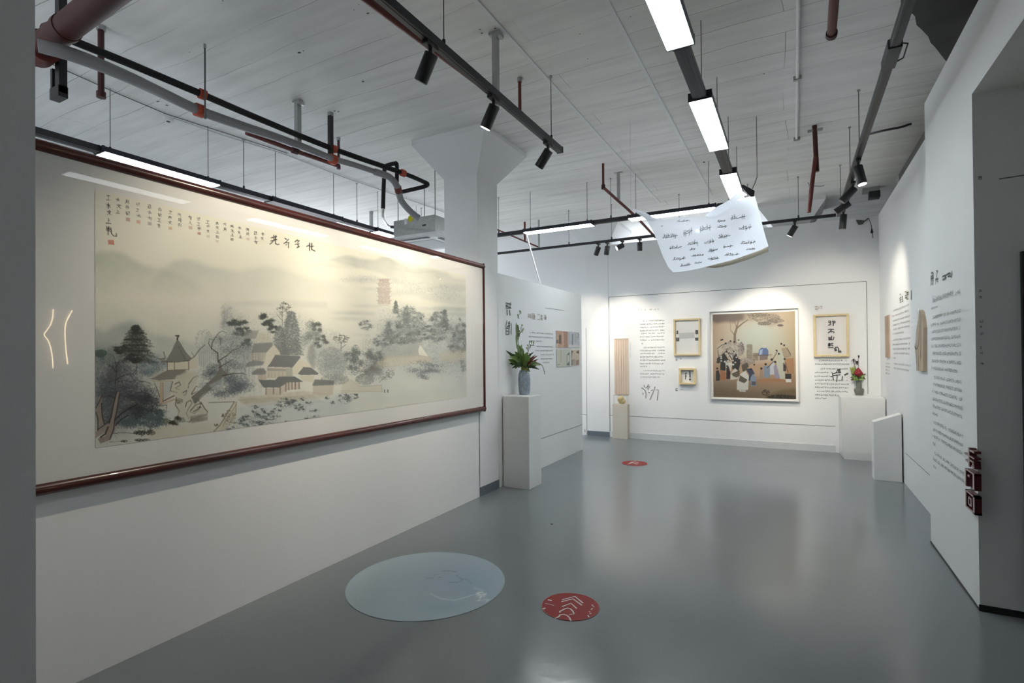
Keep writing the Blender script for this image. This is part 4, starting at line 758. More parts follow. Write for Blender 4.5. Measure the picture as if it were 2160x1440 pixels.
# bridge edge and railing, foreground left
cv.line([(440, 849), (494, 847), (500, 848)], 1.3, (84, 78, 62), .8); cv.line([(496, 848), (484, 868), (468, 894), (444, 918)], 3.4, (206, 200, 176), .9); cv.line([(494, 848), (480, 870), (464, 896), (444, 917)], 1.2, (76, 66, 50), .9); cv.line([(498, 850), (497, 876)], 1.3, (94, 78, 58), .8); cv.line([(499, 852), (486, 872), (470, 898)], 1., (96, 84, 64), .8)
cv.poly([(498, 852), (497, 884), (470, 910), (460, 912)], (186, 178, 150), .5, 2); foliage(484, 880, 14, 16, 90, 1., (116, 106, 84), .6); foliage(470, 876, 3, 3, 20, 1., (100, 90, 70), .6); foliage(456, 896, 4, 3, 20, 1., (90, 80, 62), .6)
# houses
HR, HRD, HW, HWD = (132, 134, 132), (118, 120, 120), (216, 212, 194), (176, 172, 158)
cv.poly([(516, 698), (546, 697), (540, 714), (514, 716)], (146, 148, 142), .7, 1.); cv.poly([(540, 714), (546, 702), (566, 704), (575, 724), (552, 720), (540, 722)], (196, 194, 172), .55, 2)
cv.poly([(536, 724), (574, 722), (577, 728), (562, 744), (530, 744)], HR, .85, .8); cv.poly([(577, 726), (590, 742), (592, 752), (566, 770), (556, 768), (562, 744)], HW, .9, .8); cv.poly([(530, 744), (562, 744), (558, 760), (524, 760)], HWD, .6, 1)
for x in (533, 540, 547, 554): cv.line([(x, 745), (x-1, 759)], .7, (120, 116, 108), .6)
cv.poly([(520, 766), (534, 759), (558, 762), (554, 770), (518, 774)], HRD, .7, 1.)
cv.poly([(580, 749), (632, 750), (634, 754), (617, 775), (564, 773), (570, 766)], HRD, .95, .5); cv.line([(580, 748), (630, 750)], 1.2, (170, 170, 162), .8)
cv.poly([(633, 756), (650, 766), (655, 776), (634, 776), (626, 790), (617, 790), (618, 776)], HW, .92, .6); cv.poly([(563, 774), (617, 776), (618, 796), (562, 798)], (196, 190, 172), .85, .5); cv.poly([(563, 776), (605, 778), (604, 783), (564, 782)], (156, 156, 148), .8, .4)
cv.poly([(603, 776), (617, 776), (617, 794), (604, 794)], (176, 180, 166), .9, .4)
for x in (567, 573, 580, 588, 596): cv.line([(x, 785), (x, 797)], .8, (150, 140, 122), .7)
cv.poly([(531, 786), (542, 777), (556, 776), (562, 784), (560, 790), (532, 790)], HRD, .8, .7); cv.poly([(544, 791), (562, 791), (562, 800), (544, 800)], (176, 160, 140), .6, .6)
cv.poly([(628, 788), (640, 774), (656, 775), (672, 787), (670, 790), (636, 791)], (112, 114, 112), .92, .5); cv.poly([(630, 792), (664, 791), (660, 806), (640, 803)], (206, 202, 182), .85, .8)
cv.poly([(545, 801), (580, 801), (588, 794), (622, 794), (632, 800), (640, 805), (612, 806), (598, 812), (590, 817), (556, 817)], (108, 112, 112), .93, .5)
cv.poly([(562, 818), (592, 817), (605, 806), (632, 806), (634, 820), (606, 823), (590, 832), (561, 832)], (190, 180, 168), .7, .6)
for x, y0, y1 in [(561, 818, 832), (577, 818, 831), (591, 815, 832), (603, 808, 826), (609, 806, 822), (616, 806, 821), (623, 806, 821), (631, 806, 820)]: cv.line([(x, y0), (x, y1)], 1.8, (108, 92, 84), .85)
cv.poly([(659, 811), (664, 800), (706, 802), (704, 812), (660, 814)], (112, 116, 114), .85, .7); cv.poly([(660, 814), (704, 812), (702, 832), (660, 832)], (182, 174, 156), .6, 1.5); cv.poly([(700, 796), (732, 796), (722, 804), (702, 802)], (140, 146, 142), .6, 2)
cv.poly([(500, 838), (560, 833), (600, 828), (640, 824), (700, 832), (690, 838), (600, 845), (510, 852)], (184, 176, 152), .55, 1.5, tex=.4+.9*N2)
for i in range(9): y = 834+i*1.8; cv.line([(500+i*3, y+9), (600, y+3), (660+i*3, y-1)], .7, (130, 120, 98), .4)
# foreground dabs: rocks and blossoms
cv.poly([(500, 856), (640, 842), (740, 838), (740, 880), (500, 905)], (176, 190, 194), .42, 6)
for cx, cy, rx, ry, n in [(505, 892, 12, 7, 60), (524, 890, 10, 8, 60), (545, 870, 12, 7, 70), (555, 866, 6, 5, 40), (520, 880, 8, 5, 45), (560, 885, 22, 8, 130), (548, 896, 12, 6, 70), (600, 852, 14, 7, 80), (614, 850, 8, 6, 60), (620, 842, 10, 4, 45), (630, 858, 8, 6, 55), (640, 860, 6, 5, 35), (576, 872, 14, 8, 70), (650, 850, 8, 4, 30), (638, 841, 5, 3, 26), (600, 842, 7, 4, 30), (650, 882, 9, 4, 45), (668, 880, 6, 4, 36), (664, 866, 8, 3, 26), (606, 892, 6, 4, 36), (538, 858, 7, 3, 28), (726, 840, 12, 9, 90), (748, 836, 8, 5, 45), (701, 850, 4, 4, 20), (690, 838, 5, 3, 18), (486, 903, 7, 5, 45), (590, 860, 10, 6, 36), (512, 884, 5, 4, 24)]:
    foliage(cx, cy, rx, ry, int(n*1.4), 1.0, (82, 90, 90), .52, max(4, n//8), .2); foliage(cx, cy, rx*1.5, ry*1.5, n, .7, (110, 120, 122), .4)
# inscription columns, from the left end
skew = .24
def column_of(x, y, sz, n, wd, gap=1.18, al=.85, seal=None):
    for i in range(n): glyph(cv, GK[(int(x)*7+i*5) % len(GK)], x-sz/2+random.uniform(-1, 1), y+i*sz*gap, sz*random.uniform(.75, 1.05), sz*random.uniform(.78, .98), wd*.82, (42, 40, 38), al, random.uniform(.0, .3))
    if seal: cv.poly([(x-sz*.42, y+n*sz*gap+1), (x+sz*.42, y+n*sz*gap+2), (x+sz*.42, y+n*sz*gap+sz*.85+1), (x-sz*.42, y+n*sz*gap+sz*.8)], seal, .55)
column_of(231, 411, 13, 5, 2.1, 1.24); cv.line([(228, 480), (228, 495)], 1.8, (40, 38, 36), .9); cv.line([(234, 481), (235, 492), (240, 498), (246, 498), (245, 492)], 1.6, (40, 38, 36), .9)
cv.poly([(227.5, 506), (240, 506), (241, 516.5), (228, 515.5)], (204, 128, 108), .8)
for x, y, sz, n, sc in [(250, 417, 10, 3, None), (270, 420, 10, 3, (170, 120, 110)), (292, 427, 9.5, 3, (200, 140, 120)), (316, 431, 9.5, 3, (150, 146, 140)), (337, 437, 9, 4, None), (359, 443, 9, 3, (190, 150, 110)), (379, 449, 8.5, 3, None), (402, 453, 9, 2, (190, 150, 130)), (420, 458, 8, 3, (150, 90, 80)), (439, 464, 8, 3, (190, 180, 170)), (458, 467, 7.5, 4, (196, 180, 170)), (475, 470, 7.5, 2, None), (490, 473, 7.5, 4, None), (506, 477, 7.5, 3, None), (523, 481, 7.5, 2, (190, 170, 160)), (540, 488, 7.5, 3, None), (554, 490, 7.5, 2, None)]: column_of(x, y, sz, n, 1.25, 1.25, .85, sc)
K = (36, 34, 32)
def strokes(ox, oy, k, L, w, col=K, al=.9):
    for st in L: cv.line([(ox+a*k, oy+b*k) for a, b in st], w*random.uniform(.8, 1.2), col, al)
strokes(465, 440, .125, [[(900, 450), (905, 520), (880, 560), (835, 600)], [(860, 490), (945, 470)], [(850, 545), (950, 520)], [(920, 520), (930, 590), (960, 605), (990, 600)], [(935, 455), (925, 520)]], 1.9)
strokes(465, 440, .125, [[(1090, 500), (1110, 515)], [(1150, 515), (1110, 560), (1070, 590)], [(1100, 575), (1160, 570)], [(1120, 600), (1105, 612)], [(1150, 570), (1148, 660)]], 1.7)
strokes(465, 440, .125, [[(1300, 525), (1260, 560)], [(1265, 545), (1330, 540), (1300, 575)], [(1260, 600), (1330, 592)], [(1300, 600), (1330, 640), (1290, 660), (1310, 640)]], 1.8)
strokes(465, 440, .125, [[(1455, 635), (1510, 610)], [(1505, 580), (1505, 705)], [(1540, 585), (1540, 690)], [(1520, 640), (1570, 630)], [(1545, 690), (1595, 715)]], 2.)

ART = art_mat('ink painting on paper', .8)
XF = -2.80
t = thing('framed_landscape', 'huge mahogany framed ink landscape painting on the left wall', 'painting', (XL, 2.75, .87))
y0f, y1f, z0f, z1f = .897, 4.600, .868, 2.378; fr = .028
def bar(a, b, r=fr):
    bm = NB(); a, b = Vector(a), Vector(b); d = (b-a).normalized(); u = Vector((1, 0, 0)); v = d.cross(u)
    prof = [(-.030, -1), (-.010, -1), (.012, -.86), (.024, -.5), (.028, 0), (.024, .5), (.012, .86), (-.010, 1), (-.030, 1)]
    ra = [bm.verts.new(a+u*p+v*(q*r)) for p, q in prof]; rb = [bm.verts.new(b+u*p+v*(q*r)) for p, q in prof]; n = len(prof)
    for i in range(n): bm.faces.new((ra[i], ra[(i+1) % n], rb[(i+1) % n], rb[i]))
    bm.faces.new(ra[::-1]); bm.faces.new(rb); return bm
xc = XL+.032
obj('top_rail', bar((xc, y0f, z1f-fr), (xc, y1f, z1f-fr)), WOOD, t, True); obj('bottom_rail', bar((xc, y0f, z0f+fr), (xc, y1f, z0f+fr)), WOOD, t, True)
obj('stile', bar((xc, y1f-.014, z0f), (xc, y1f-.014, z1f), .014), WOOD, t, True); obj('stile', bar((xc, y0f+.014, z0f), (xc, y0f+.014, z1f), .014), WOOD, t, True)
bm = NB(); box(bm, XL+.002, XF-.0012, y0f+.02, y1f-.02, z0f+.03, z1f-.03); obj('mount', bm, MATBOARD, t)
ya, yb, za, zb = 1.200, 4.262, 1.040, 2.216
px = np.linspace(pj([XF, ya, 1.6])[0], pj([XF, yb, 1.6])[0], 961); us = np.array([(ax(x, 740, XF)[1]-ya)/(yb-ya) for x in px]); us[0], us[-1] = 0, 1
picture('landscape_sheet', (XF, ya, zb), (0, yb-ya, 0), (0, 0, za-zb), 960, 380, cv, ART, t, us)
bm = NB(); prev = None; gy = np.linspace(y0f+.03, y1f-.03, 60); gz = np.linspace(z0f+.05, z1f-.05, 26); rows_ = []
for z in gz:
    q = (z-gz.mean())/(gz[-1]-gz.mean()); rows_.append([bm.verts.new((XF+.0165-(.012*q**3 if q > 0 else .004*q*q)+.0006*math.sin(5.2*y+.8*math.sin(2*y)), y, z)) for y in gy])
for a_, b_ in zip(rows_, rows_[1:]):
    for k in range(len(gy)-1): bm.faces.new((a_[k], a_[k+1], b_[k+1], b_[k]))
obj('glazing', bm, GLASS, t, True)
# ------------------------------------------------------------------ lettering
def text_block(name, label, lines, surf, nrm, m, ch, cat='wall lettering', group=None, dens=.9, fw=.92):
    """rows of small printed characters: each row starts at a point of the wall, runs level and ends under another"""
    bm = NB(); N = Vector(nrm); cen = []
    for (x0, y0, x1, *o) in lines:
        h = o[0] if o else ch; a = Vector(surf(x0, y0)) + N*.003; b = Vector(surf(x1, y0)) + N*.003; b.z = a.z; d = (b-a); L = d.length; d.normalize(); up = Vector((0, 0, 1)); cen.append(a)
        n = max(1, int(L/(h*1.08))); w = L/n
        for i in range(n):
            if random.random() > dens: continue
            c = a + d*(i*w); ww = w*fw; hh = h; t = h*.105
            def rect(u0, u1, v0, v1): quad(bm, *[c+d*(u*ww)+up*((v-.5)*hh) for u, v in ((u0, v0), (u1, v0), (u1, v1), (u0, v1))])
            for v in random.sample([.04, .27, .5, .72, .9], random.choice([2, 3, 3, 4])): rect(random.uniform(0, .2), random.uniform(.75, 1), v, v+.10)
            for u in random.sample([.05, .3, .47, .68, .88], random.choice([1, 2, 2])): rect(u, u+.10, random.uniform(0, .25), random.uniform(.7, 1))
    o = obj(name, bm, m); return tag(o, label, cat, group)
def traced(name, label, strokes_, surf, nrm, m, w, cat='wall lettering', taper=False, parent=None, off=.003):
    bm = NB()
    for st in strokes_: 
        ww = w
        if isinstance(st[0], (int, float)): ww, st = st[0], st[1]
        ribbon(bm, [Vector(surf(*p))+Vector(nrm)*off for p in st], ww, nrm, taper)
    o = obj(name, bm, m, parent)
    return tag(o, label, cat) if label else o
SB = lambda x, y: ay(x, y, YB); SL = lambda x, y: ax(x, y, XL); SR = lambda x, y: ax(x, y, XR); SP = lambda x, y: ax(x, y, XP); SG = lambda x, y: ay(x, y, YP0)
rows = [(1356, 677, 1401), (1349.5, 684, 1402), (1349.5, 690.5, 1402), (1349.5, 697.5, 1402), (1349, 703.5, 1402), (1349.5, 710.5, 1400), (1349.5, 717.5, 1401), (1349.5, 724.5, 1357), (1357, 733, 1402), (1349.5, 739.5, 1403), (1350.5, 745.5, 1403), (1349.5, 752.5, 1403), (1350, 759.5, 1403), (1350, 766.5, 1403), (1350.5, 772.5, 1366), (1357.5, 781.5, 1403), (1350.5, 788, 1402), (1350.5, 795, 1393)]
text_block('paragraph_lettering', 'column of small grey text between beige banner and pale wood frames', rows, SB, NB_, INKG, .022, dens=.95)
text_block('heading_lettering', 'faint single heading line above the small text column on back wall', [(1346, 654, 1390)], SB, NB_, INKG, .020, dens=.55)
rows = [(1727, 760, 1786), (1719, 767.8, 1792), (1730, 777.5, 1789), (1718, 785.3, 1748), (1718, 793.3, 1755), (1719, 801.3, 1789), (1719, 809, 1791), (1719, 816.5, 1790), (1719, 824.5, 1789), (1719, 832.5, 1769), (1719, 839.5, 1745)]
text_block('paragraph_lettering', 'small text paragraph below the large calligraphy frame on back wall', rows, SB, NB_, INKG, .022, dens=.95)
traced('ink_scribble', 'dark sketchy ink animals over the paragraph beside the red flower', [[(1754, 785), (1757, 788), (1764, 786), (1767, 779), (1774, 778)], [(1756, 788), (1758, 802)], [(1763, 790), (1766, 791), (1765, 805)], [(1752, 795), (1757, 792), (1773, 790)], [(.03, [(1769, 779), (1772, 787)])][0], [(.022, [(1781, 791), (1789, 787)])][0], [(1777, 793), (1776, 802)], [(1762, 786), (1770, 786)]], SB, NB_, INK, .012, 'wall drawing')
traced('calligraphy_lettering', 'large thin brush-written character low on the back wall', [[(1353, 817), (1361, 823), (1363, 830), (1362, 840)], [(1358.6, 811.5), (1359, 815), (1363, 818), (1367, 813), (1367.6, 810)], [(1367, 813), (1367, 822)], [(1370, 814), (1370.5, 817)], [(1355.5, 828), (1357, 831), (1355.5, 831.5)], [(1368, 827), (1370.5, 827.5), (1368.5, 829)], [(1373.5, 824), (1377, 822)], [(1382, 815), (1379, 824), (1371, 843)], [(1383, 822), (1388.5, 821.5), (1388, 832), (1386.5, 844)]], SB, NB_, INKG, .013, taper=False)
text_block('caption_lettering', 'tiny two-part caption under the tall pale wood frame', [(1424.5, 757.5, 1430, .050), (1435, 756.5, 1438, .034)], SB, NB_, INKG, .04, dens=1)
text_block('caption_lettering', 'tiny two-part caption under the small square pale frame', [(1424.5, 821, 1431, .050), (1434, 821, 1440, .016)], SB, NB_, INKG, .04, dens=1)
text_block('caption_lettering', 'tan two-part caption above the large calligraphy frame', [(1718, 649.5, 1727.5, .055), (1729, 648.5, 1736, .046)], SB, NB_, INKTAN, .05, dens=1)
text_block('side_marks', 'thin vertical line of lettering right of the beige hanging banner', [(1329.3, y, 1331, .016) for y in np.arange(718, 755, 3.2)], SB, NB_, INKG, .014)
# middle wall
traced('title_lettering', 'large two-character vertical title at the left of middle wall', [[(1066, 638.5), (1078, 642)], [(1077.5, 638), (1075, 641)], [(1067, 643), (1070, 647)], [(1070, 641.5), (1069, 648)], [(1073, 641.5), (1073, 648)], [(1076.5, 641.5), (1076, 648)], [(1067, 646), (1077.5, 648.5)], [(1066.5, 649.5), (1078, 650)], [(.018, [(1069, 652.5), (1069.5, 665)])][0], [(.020, [(1074.5, 653), (1075.5, 665.5)])][0],
  [(1069, 676), (1067, 686), (1067, 692)], [(1067, 692), (1067, 705.5)], [(1072, 691.5), (1072, 705.5)], [(1067, 692), (1072, 692)], [(1067, 698.5), (1072, 698.5)], [(1067, 705), (1072, 705)], [(1075, 677), (1072, 681)], [(1071, 682), (1076, 681)], [(1071, 686), (1076, 686)], [(1073.5, 681), (1073, 690)], [(1069, 688.5), (1075, 689)], [(1078.5, 681.5), (1078.5, 705.5)], [(1075.5, 697), (1075, 705)], [(1075, 689), (1075, 696)]], SL, NL, INK, .011)
rows = [(1117, 701, 1166), (1113, 709.5, 1166), (1113, 718.5, 1145), (1131, 730.5, 1166), (1128, 739.5, 1166), (1140, 748, 1168), (1140, 757, 1165), (1144, 764.5, 1158)]
text_block('paragraph_lettering', 'small text paragraph on middle wall beside the colour prints', rows, SL, NL, INK, .018, dens=.95)
text_block('heading_lettering', 'pale brownish heading above the paragraph on middle wall', [(1112, 665.5, 1130, .075), (1133, 668, 1153, .075)], SL, NL, INKTAN, .07, dens=1)
traced('rule_line', 'thin grey rule above the heading of the middle wall', [[(1150, 649), (1190, 655)]], SL, NL, INKG, .006, 'line')
# long panel on the right-hand pillar
def level(x0, y0, x1, h=.022): return (x0, y0, x1, h)
rows = [level(*q) for q in [(1968, 669.5, 2028), (1964.5, 685.5, 2028), (1967, 700, 2027), (1965.5, 715, 2028), (1965.5, 730, 2029), (1968, 745, 2029), (1966.5, 761, 2029), (1966, 776, 2020.5), (1971, 795.5, 2030), (1968, 809.5, 2030), (1967, 824.5, 2031), (1967, 840, 2032), (1968, 855, 2031), (1968, 870.5, 1979), (1971, 890, 2032), (1969, 904.5, 2032), (1968, 918, 2033), (1969, 934.5, 1974.5), (1972, 954.5, 2034), (1969, 966, 2034), (1970, 982.5, 1976)]]
text_block('paragraph_lettering', 'long grey text panel filling the tall pillar at right', rows, SP, NR, INKG, .022, dens=.9)
text_block('heading_lettering', 'grey heading line above the text on right pillar', [(1968, 634, 2012, .032), (2016, 618, 2027, .024), (1965, 651, 1979, .014)], SP, NR, INKG, .03, dens=1)
traced('title_lettering', 'two tall characters and slanting mark at the top of pillar text', [[(1964.5, 583), (1964, 603)], [(1969.3, 579), (1969, 601)], [(1964.5, 583.5), (1969.5, 580)], [(1964.5, 588), (1969.5, 585)], [(1965, 577), (1967, 574), (1969, 577)], [(1967, 586), (1967, 600)], [(1976, 571), (1979.5, 571.5), (1977, 575)], [(1977, 575), (1976.5, 586)], [(1974.5, 588), (1974.5, 599)], [(1974.5, 588.5), (1980, 588)], [(1977, 593), (1979, 592), (1978, 597)], [(1989, 582), (1989, 590.5), (1997, 585)], [(1989, 583), (1996, 580), (2005, 575)], [(1994, 580), (1996, 586)], [(2008.5, 570), (2008, 582)], [(2000, 583), (2008, 583)], [(2003, 577), (2003, 583)], [(2005.5, 576), (2005.5, 583)]], SP, NR, INK, .010)
# right-hand wall
rows = [(1885.5, 655.5, 1918), (1883, 667, 1918), (1884, 677, 1920), (1884, 686, 1919.5), (1884, 695, 1920), (1884, 704.5, 1907), (1885.5, 716.7, 1921), (1884, 726.7, 1920), (1884.5, 736, 1920), (1885.5, 745, 1920), (1886, 754.5, 1890), (1885.5, 766.7, 1921.7), (1885.5, 776, 1918)]
text_block('paragraph_lettering', 'small grey text paragraph on the right wall before the pillar', rows, SR, NR, INKG, .020)
text_block('heading_lettering', 'olive heading with upright bar on the right wall', [(1898, 630, 1906, .10), (1909, 625, 1918, .10)], SR, NR, INKOLIVE, .09, dens=1)
traced('heading_bar', 'narrow dark upright bar beside the olive heading', [[(1922.5, 612), (1922.5, 632)]], SR, NR, INKOLIVE, .03, 'line')
text_block('caption_lettering', 'few tiny caption lines under the narrow brown print on right wall', [(1868.5, 766, 1877.5), (1868.5, 773, 1878), (1868.5, 779.5, 1877), (1868.5, 786.5, 1877)], SR, NR, INKTAN, .022)
a, b = SR(1868.5, 667), SR(1878, 754)
bm = NB(); box(bm, XR-.012, XR-.001, min(a[1], b[1]), max(a[1], b[1]), b[2], a[2]); tag(obj('brown_print', bm, mat('muted brown print', rgb(176, 152, 132), .6, var=.2, vscale=3)), 'narrow muted brown print on right wall near the corner', 'print')
# tan trunk-shaped cut-out on the right wall
out = [(1947, 653), (1950, 656), (1953, 668), (1956, 690), (1956, 783), (1943, 782), (1941, 760), (1939, 739), (1938.5, 730), (1941, 722), (1942, 700), (1944, 686), (1945.5, 672)]
P_ = [Vector(SR(*p)) for p in out]; t = thing('trunk_cutout', 'pale tan trunk-shaped cut-out board on right wall behind the pillar edge', 'wall board', (XR, P_[0].y, P_[5].z))
bm = NB(); hexa(bm, [p+Vector((-.03, 0, 0)) for p in P_], P_); obj('board', bm, mat('tan bark board', rgb(196, 178, 154), .7, var=.12, vscale=5), t)
traced('outline', None, [[(1946, 655), (1944.5, 686), (1942, 700), (1941, 722), (1938.5, 730), (1941, 745), (1943, 782)], [(1950, 656), (1949, 690), (1946, 730), (1947, 780)], [(1938.5, 731), (1943, 736), (1946, 728)], [(1952, 665), (1952, 700), (1951, 755)]], SR, NR, INK, .012, parent=t, off=.033)
# rows of small dark ticks on the wall face beside the pillar
loc_ = SG(2066, 570); sl_ = thing('side_marks', 'faint dark ticks at the edge of the shaded wall', 'wall lettering', loc_); FT = mat('charcoal ticks', (.09, .1, .11), .5)
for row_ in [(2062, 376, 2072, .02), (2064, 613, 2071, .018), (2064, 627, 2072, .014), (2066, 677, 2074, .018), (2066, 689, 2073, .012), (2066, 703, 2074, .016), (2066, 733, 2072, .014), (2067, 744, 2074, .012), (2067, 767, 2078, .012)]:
    o = text_block('tick_row', '', [row_], SG, NB_, FT, .02, dens=1); del o['label'], o['category']; o.parent = sl_; o.matrix_parent_inverse = Matrix.Translation(-Vector(loc_))
bm = NB(); xe = SG(2155.5, 800)[0]; z0e, z1e = SG(2157, 1275)[2], SG(2157, 531)[2]
box(bm, xe, xe+.6, YP0-.03, YP0-.001, z0e, z1e); tag(obj('black_panel', bm, BLACK), 'black panel just entering at the far right edge on the shaded wall', 'panel')

# dark red dimensional letters on the pillar corner
zt3, zb3 = SP(2056, 941)[2], SP(2056, 1079)[2]; H3 = (zt3-zb3)/3
t = thing('dimensional_letters', 'dark red raised sign characters stacked on the pillar corner', 'sign', (XP, YP0, zb3))
DEF = [[(.02, .98, .52, .62), (.40, .56, .0, 1.), (.56, .98, .82, .95), (.56, .95, .30, .42), (.10, .40, .18, .28), (.70, .98, .04, .16), (.82, .96, .16, .34)],
       [(.04, .18, .0, .94), (.82, .98, .10, .94), (.18, .98, .86, .98), (.60, .82, .04, .16), (.32, .52, .58, .72)],
       [(.04, .18, .02, .98), (.82, .98, .02, .98), (.04, .98, .86, .98), (.04, .98, .02, .14), (.34, .46, .30, .70), (.58, .70, .30, .70), (.34, .70, .62, .74), (.34, .70, .26, .38)]]
yA3, yB3 = 3.93, 3.735
for i, bars in enumerate(DEF):
    zz = zt3-(i+1)*H3+.012; hh = H3-.018
    bm = NB(); bf = NB()
    for u0, u1, v0, v1 in bars:
        y0_, y1_ = yA3+(yB3-yA3)*u0, yA3+(yB3-yA3)*u1
        box(bm, XP-.030, XP-.001, min(y0_, y1_), max(y0_, y1_), zz+v0*hh, zz+v1*hh)
        e = .004; box(bf, XP-.0325, XP-.030, min(y0_, y1_)+e, max(y0_, y1_)-e, zz+v0*hh+e, zz+v1*hh-e)
    lt = obj('character', bm, MAROON, t); obj('face_plate', bf, LETTERFACE, lt)

# ------------------------------------------------------------------ back wall displays
def frame_box(name, label, x0, x1, z0, z1, fw, dep, m, Y=YB, cat='picture frame'):
    t = thing(name, label, cat, ((x0+x1)/2, Y, z0)); yf, yb = Y-dep, Y-.001
    for nm, (a, b, c, d) in (('top_rail', (x0, x1, z1-fw, z1)), ('bottom_rail', (x0, x1, z0, z0+fw)), ('stile', (x0, x0+fw, z0+fw, z1-fw)), ('stile', (x1-fw, x1, z0+fw, z1-fw))):
        bm = NB(); box(bm, a, b, yf, yb, c, d); bevel(bm, .003, 1); obj(nm, bm, m, t)
    bm = NB(); box(bm, x0+fw, x1-fw, Y-.012, yb, z0+fw, z1-fw); obj('mount', bm, MATBOARD, t)
    return t
# large colour picture
t = frame_box('framed_picture', 'large framed colour picture of figures under a tree on back wall', -1.182, .056, .710, 2.096, .012, .04, mat('pale metal frame', (.55, .56, .56), .4))
cv2 = Canvas(1500, 650, 1682, 846, 2.4, (196, 170, 138)); n1 = cv2.noise(24, 11, 3); n2 = cv2.noise(5, 12, 2)
TN = (184, 152, 118)
cv2.comp(np.clip((cv2.X-1640)/60, 0, .6).astype(np.float32), (190, 160, 112)); cv2.comp(np.clip((1535-cv2.X)/50, 0, .7).astype(np.float32)*.6, (188, 140, 104))
cv2.wash(1598, 712, 52, 40, (190, 198, 182), .85, pw=1.4); cv2.wash(1620, 730, 40, 24, (198, 192, 160), .5)
cv2.poly([(1500, 768), (1682, 760), (1682, 806), (1500, 802)], (188, 142, 104), .8, 5); cv2.poly([(1500, 800), (1682, 796), (1682, 846), (1500, 846)], (140, 112, 82), .85, 7); cv2.poly([(1500, 815), (1610, 828), (1610, 846), (1500, 846)], (116, 92, 66), .6, 6); cv2.poly([(1600, 798), (1682, 792), (1682, 815), (1600, 815)], (178, 128, 90), .6, 4)
cv2.poly([(1500, 662), (1570, 656), (1570, 674), (1548, 680), (1530, 678), (1512, 682), (1500, 676)], (104, 86, 78), .8, 3); cv2.poly([(1560, 656), (1640, 658), (1648, 680), (1620, 688), (1600, 676), (1570, 676)], (150, 128, 104), .5, 4, tex=.4+1.*n2)
for b, w in [([(1550, 725), (1550, 705), (1554, 692), (1566, 682), (1578, 674)], 6), ([(1553, 694), (1556, 682), (1560, 672)], 3.4), ([(1548, 705), (1541, 696), (1540, 676)], 1.6), ([(1554, 690), (1549, 678)], 2), ([(1588, 672), (1598, 678), (1606, 680)], 1.6), ([(1596, 676), (1608, 676)], 1.2)]: cv2.line(b, w, (128, 104, 82), .9, True)
def dab(c, x, y, rx, ry, n, r, col, al): t_ = rng.random(n)*6.283; q = np.sqrt(rng.random(n)); c.dots(np.stack([x+rx*q*np.cos(t_), y+ry*q*np.sin(t_)], 1), r, col, al)
for x, y, rx, ry in [(1612, 668, 34, 7), (1636, 676, 18, 5), (1612, 682, 14, 4), (1646, 686, 6, 2), (1600, 664, 26, 4)]: dab(cv2, x, y, rx, ry, 240, .8, (104, 92, 78), .4)
dab(cv2, 1545, 735, 20, 16, 700, .7, (104, 92, 92), .5); dab(cv2, 1564, 735, 6, 14, 300, .7, (96, 80, 84), .5); dab(cv2, 1575, 762, 18, 8, 300, .6, (96, 96, 104), .5)
cv2.poly([(1512, 725), (1560, 722), (1566, 750), (1512, 752)], (206, 190, 168), .55, 3)
cv2.poly([(1575, 726), (1587, 726), (1587, 756), (1575, 756)], (134, 120, 94), .8, .5, tex=.5+.7*n2); cv2.poly([(1588, 744), (1600, 744), (1600, 760), (1588, 760)], (124, 104, 82), .8, .4, tex=.5+.7*n2)
cv2.poly([(1599, 750), (1601, 738), (1606, 733), (1616, 733), (1621, 739), (1621, 751)], (84, 106, 150), .95, .4); cv2.poly([(1601, 749), (1603, 738), (1609, 736), (1607, 748)], (176, 190, 210), .8, .6); cv2.poly([(1602, 748), (1620, 748), (1619, 758), (1602, 760)], (120, 100, 92), .85, .5); cv2.line([(1609, 728), (1612, 727), (1615, 729), (1614, 733), (1610, 733)], 1.6, (206, 200, 184), .9)
cv2.line([(1598, 749), (1628, 748)], 1.6, (104, 84, 70), .7)
